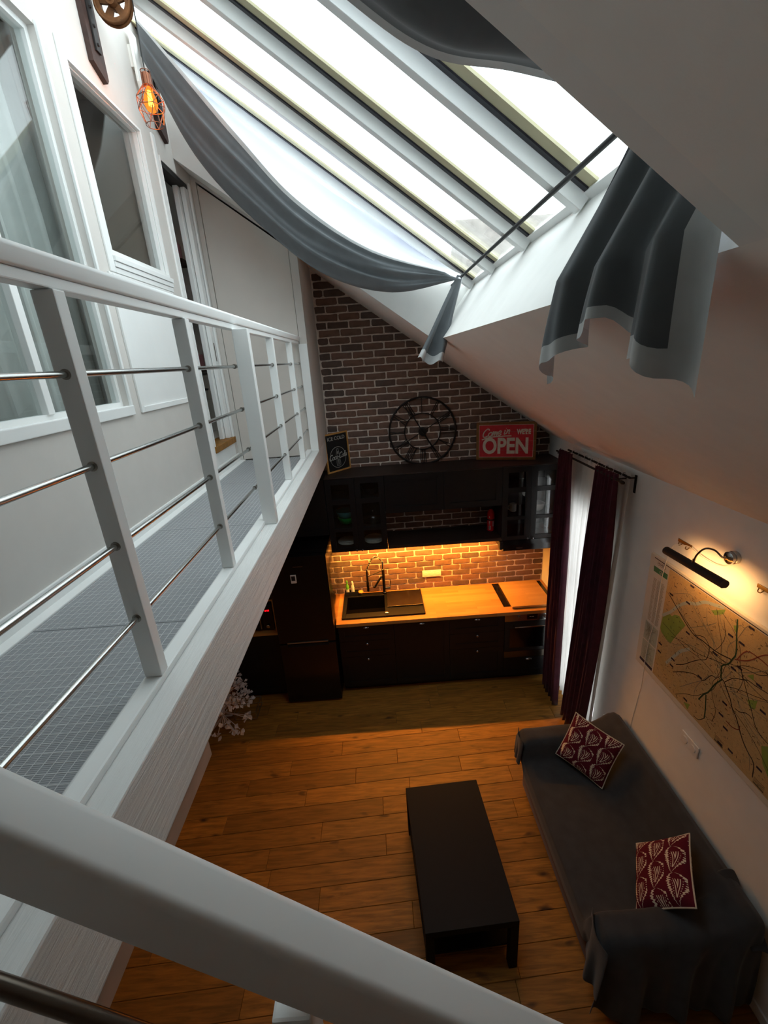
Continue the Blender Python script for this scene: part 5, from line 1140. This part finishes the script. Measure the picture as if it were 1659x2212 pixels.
p2 = thing('wall_plank', 'short dark wooden plank on the loft wall behind the hanging lamp', 'plank', (-.67, -1.2, 4.95)); plank_bracket(-1.205, 4.955, 5.28, p2)
rp = thing('roller_bracket', 'white plastic bracket at the top of the swagged curtain', 'bracket', (-.65, -1.42, 5.1)); MB().prism([(-1.47, 5.13), (-1.455, 5.10), (-1.42, 5.09), (-1.40, 5.11), (-1.40, 5.36), (-1.47, 5.36)], 'x', -.662, -.645).build('plate', 'white_plastic', rp, bevel=.004); MB().box(-.6795, -.663, -1.46, -1.41, 5.2, 5.3).build('mount', 'white_plastic', rp)
# cage pendant
pd = thing('pendant_lamp', 'glowing amber bulb in a copper wire cage hanging from the pulley', 'lamp', (-.455, -1.876, 4.72))
lx, ly = -.455, -1.884
MB().tube([(wc[0] + .092 * math.cos(a), wc[1], wc[2] + .092 * math.sin(a)) for a in [math.radians(d) for d in range(150, -1, -15)]] + [(lx, ly, 5.0), (lx, ly, 4.955)], .0026, 6).build('cord', 'black_matt', pd, smooth=True)
MB().lathe([(.012, .0), (.020, -.006), (.020, -.055), (.016, -.06)], (lx, ly, 4.958), 'z', 16).build('socket', 'copper_wire', pd, smooth='auto')
MB().lathe([(.010, 0), (.016, -.018), (.030, -.052), (.032, -.075), (.024, -.098), (.010, -.108), (.001, -.110)], (lx, ly, 4.905), 'z', 20).build('bulb', 'amber_clear' if 'amber_clear' in MATS else 'cab_glass', pd, smooth=True)
fm = MB()
for k in range(6):
    a = k * math.pi / 3; fm.tube([(lx + .006 * math.cos(a), ly + .006 * math.sin(a), 4.885), (lx + .011 * math.cos(a), ly + .011 * math.sin(a), 4.825)], .0022, 5)
fm.build('filament', 'filament', pd)
lv = [(.022, 4.962, 0), (.024, 4.905, 0), (.062, 4.855, .5), (.066, 4.815, 0), (.042, 4.745, .5)]; NN = 6
def cagept(r_, z, off, k): a = 2 * math.pi * (k + off) / NN; return (lx + r_ * math.cos(a), ly + r_ * math.sin(a), z)
for i, (r_, z, off) in enumerate(lv):
    n_ = 24 if i in (0, 4) else NN; MB().tube([(lx + r_ * math.cos(2 * math.pi * (k + (off if n_ == NN else 0)) / n_), ly + r_ * math.sin(2 * math.pi * (k + (off if n_ == NN else 0)) / n_), z) for k in range(n_)], .0018, 5, closed=True).build('cage_ring', 'copper_wire', pd)
for i in range(4):
    for k in range(NN):
        A = cagept(*lv[i], k)
        for dk in ((0,) if i == 0 else ((0, -1) if lv[i + 1][2] > lv[i][2] else (0, 1))): MB().tube([A, cagept(*lv[i + 1], k + dk)], .0017, 5).build('cage_wire', 'copper_wire', pd)
lp = bpy.data.lights.new('pendant_light', 'POINT'); lp.energy = 2.2; lp.color = (1, .55, .2); lp.shadow_soft_size = .02
lo = bpy.data.objects.new('pendant_light', lp); COL.objects.link(lo); lo.parent = pd; lo.location = (lx + .455, ly + 1.876, 4.855 - 4.72)

# ================================================================ BEHIND THE LOFT WALL
tag(drape(-.88, -4.2, -2.66, -4.2, -2.66, 5.0, 2.8, 12, .035, .3).build('net_curtain', 'net_curtain', None, smooth=True), 'pale grey curtain hanging behind the wide loft window', 'curtain', 'bedroom curtains')
tag(drape(-.89, -2.62, -2.16, -2.62, -2.16, 5.0, 2.8, 4, .035, 1.3).build('net_curtain', 'net_curtain', None, smooth=True), 'pale curtain fold behind the right pane of the loft window', 'curtain', 'bedroom curtains')
bs = []
for k, z in enumerate((3.55, 3.98, 4.42)):
    tag(MB().rbox(-1.35, -.95, -.50, -.27, z, z + .03, .003).build('bathroom_shelf', 'old_wood'), ['dark shelf lowest on the bathroom wall', 'dark shelf in the middle of the bathroom wall', 'dark shelf at the top of the bathroom wall'][k], 'shelf', 'bathroom shelves')
pk = thing('pink_box', 'pink round box with a dark hole on the top bathroom shelf', 'box', (-1.05, -.42, 4.4505)); MB().lathe([(.07, .0), (.075, .02), (.075, .10), (.07, .12)], (-1.05, -.42, 4.4505), 'z', 20).build('body', 'pink', pk, smooth='auto'); MB().lathe([(.022, 0), (.022, -.004), (.001, -.005)], (-1.05, -.496, 4.52), 'y', 14).build('opening', 'dark_void', pk)
tag(MB().rbox(-1.18, -1.0, -.46, -.32, 4.0105, 4.045, .01).build('folded_towel', 'teal'), 'folded teal towel on the middle bathroom shelf', 'towel'); tag(MB().rbox(-1.06, -.98, -.44, -.34, 3.5805, 3.70, .01).build('pink_carton', 'pink'), 'pink carton on the lowest bathroom shelf', 'carton')
tl = thing('toilet', 'white toilet in the bathroom behind the doorway', 'toilet', (-1.15, -.5, 2.991))
MB().lathe([(.11, 0), (.10, .06), (.12, .2), (.18, .36), (.19, .40), (.17, .40), (.12, .3), (.001, .25)], (-1.1, -.62, 2.991), 'z', 26).build('bowl', 'ceramic', tl, smooth='auto'); MB().lathe([(.195, .0), (.2, .012), (.15, .02), (.001, .02)], (-1.1, -.62, 3.392), 'z', 26).build('seat_lid', 'black_matt', tl, smooth='auto'); MB().rbox(-1.28, -.92, -.43, -.27, 3.30, 3.52, .02).build('cistern', 'ceramic', tl)

# ================================================================ UNDER THE LOFT
tr = thing('white_tree', 'small white flocked tree standing left of the kitchen under the loft', 'plant', (-1.24, -1.02, 0))
MB().tube([(-1.24, -1.02, .10), (-1.24, -1.02, 1.05)], [.018, .006], 8).build('trunk', 'flock', tr)
for k in range(3): a = 2 * math.pi * k / 3 - .6; MB().tube([(-1.24, -1.02, .16), (-1.24 + .17 * math.cos(a), -1.02 + .17 * math.sin(a), .006)], .011, 8).build('stand_leg', 'flock', tr)
random.seed(11)
for k in range(70):
    h = random.random() ** 1.2; z = lerp(.20, .98, h); rr = lerp(.34, .06, h); a = random.uniform(-1.9, 1.6) ; p = Vector((-1.24 + rr * math.cos(a), -1.02 + rr * math.sin(a), z + random.uniform(-.03, .03)))
    m = MB()
    for q in range(7):
        d = Vector((random.gauss(0, 1), random.gauss(0, 1), random.gauss(0, .8))).normalized(); e = d.orthogonal().normalized(); s = random.uniform(.028, .055); c0 = p + d * .015
        m.add([c0[:], (c0 + d * s * .6 + e * s * .45)[:], (c0 + d * s + Vector((0, 0, random.uniform(-.01, .01))))[:], (c0 + d * s * .6 - e * s * .45 + Vector((0, 0, .012)))[:]], [(0, 1, 2), (0, 2, 3)])
    m.tube([(-1.24, -1.02, z - .02), p], .004, 4); m.build('branch_tuft', 'flock', tr)
bk = thing('wire_basket', 'low wire basket on the floor beside the white tree', 'basket', (-1.02, -.80, 0))
for z in (.012, .10): MB().tube([(-1.16, -.93, z), (-.93, -.93, z), (-.93, -.70, z), (-1.16, -.70, z)], .004, 6, closed=True).build('wire_ring', 'steel_soft', bk)
for px, py in ((-1.16, -.93), (-.93, -.93), (-.93, -.70), (-1.16, -.70), (-1.045, -.93), (-.93, -.815)): MB().tube([(px, py, .008), (px, py, .10)], .003, 6).build('wire', 'steel_soft', bk)
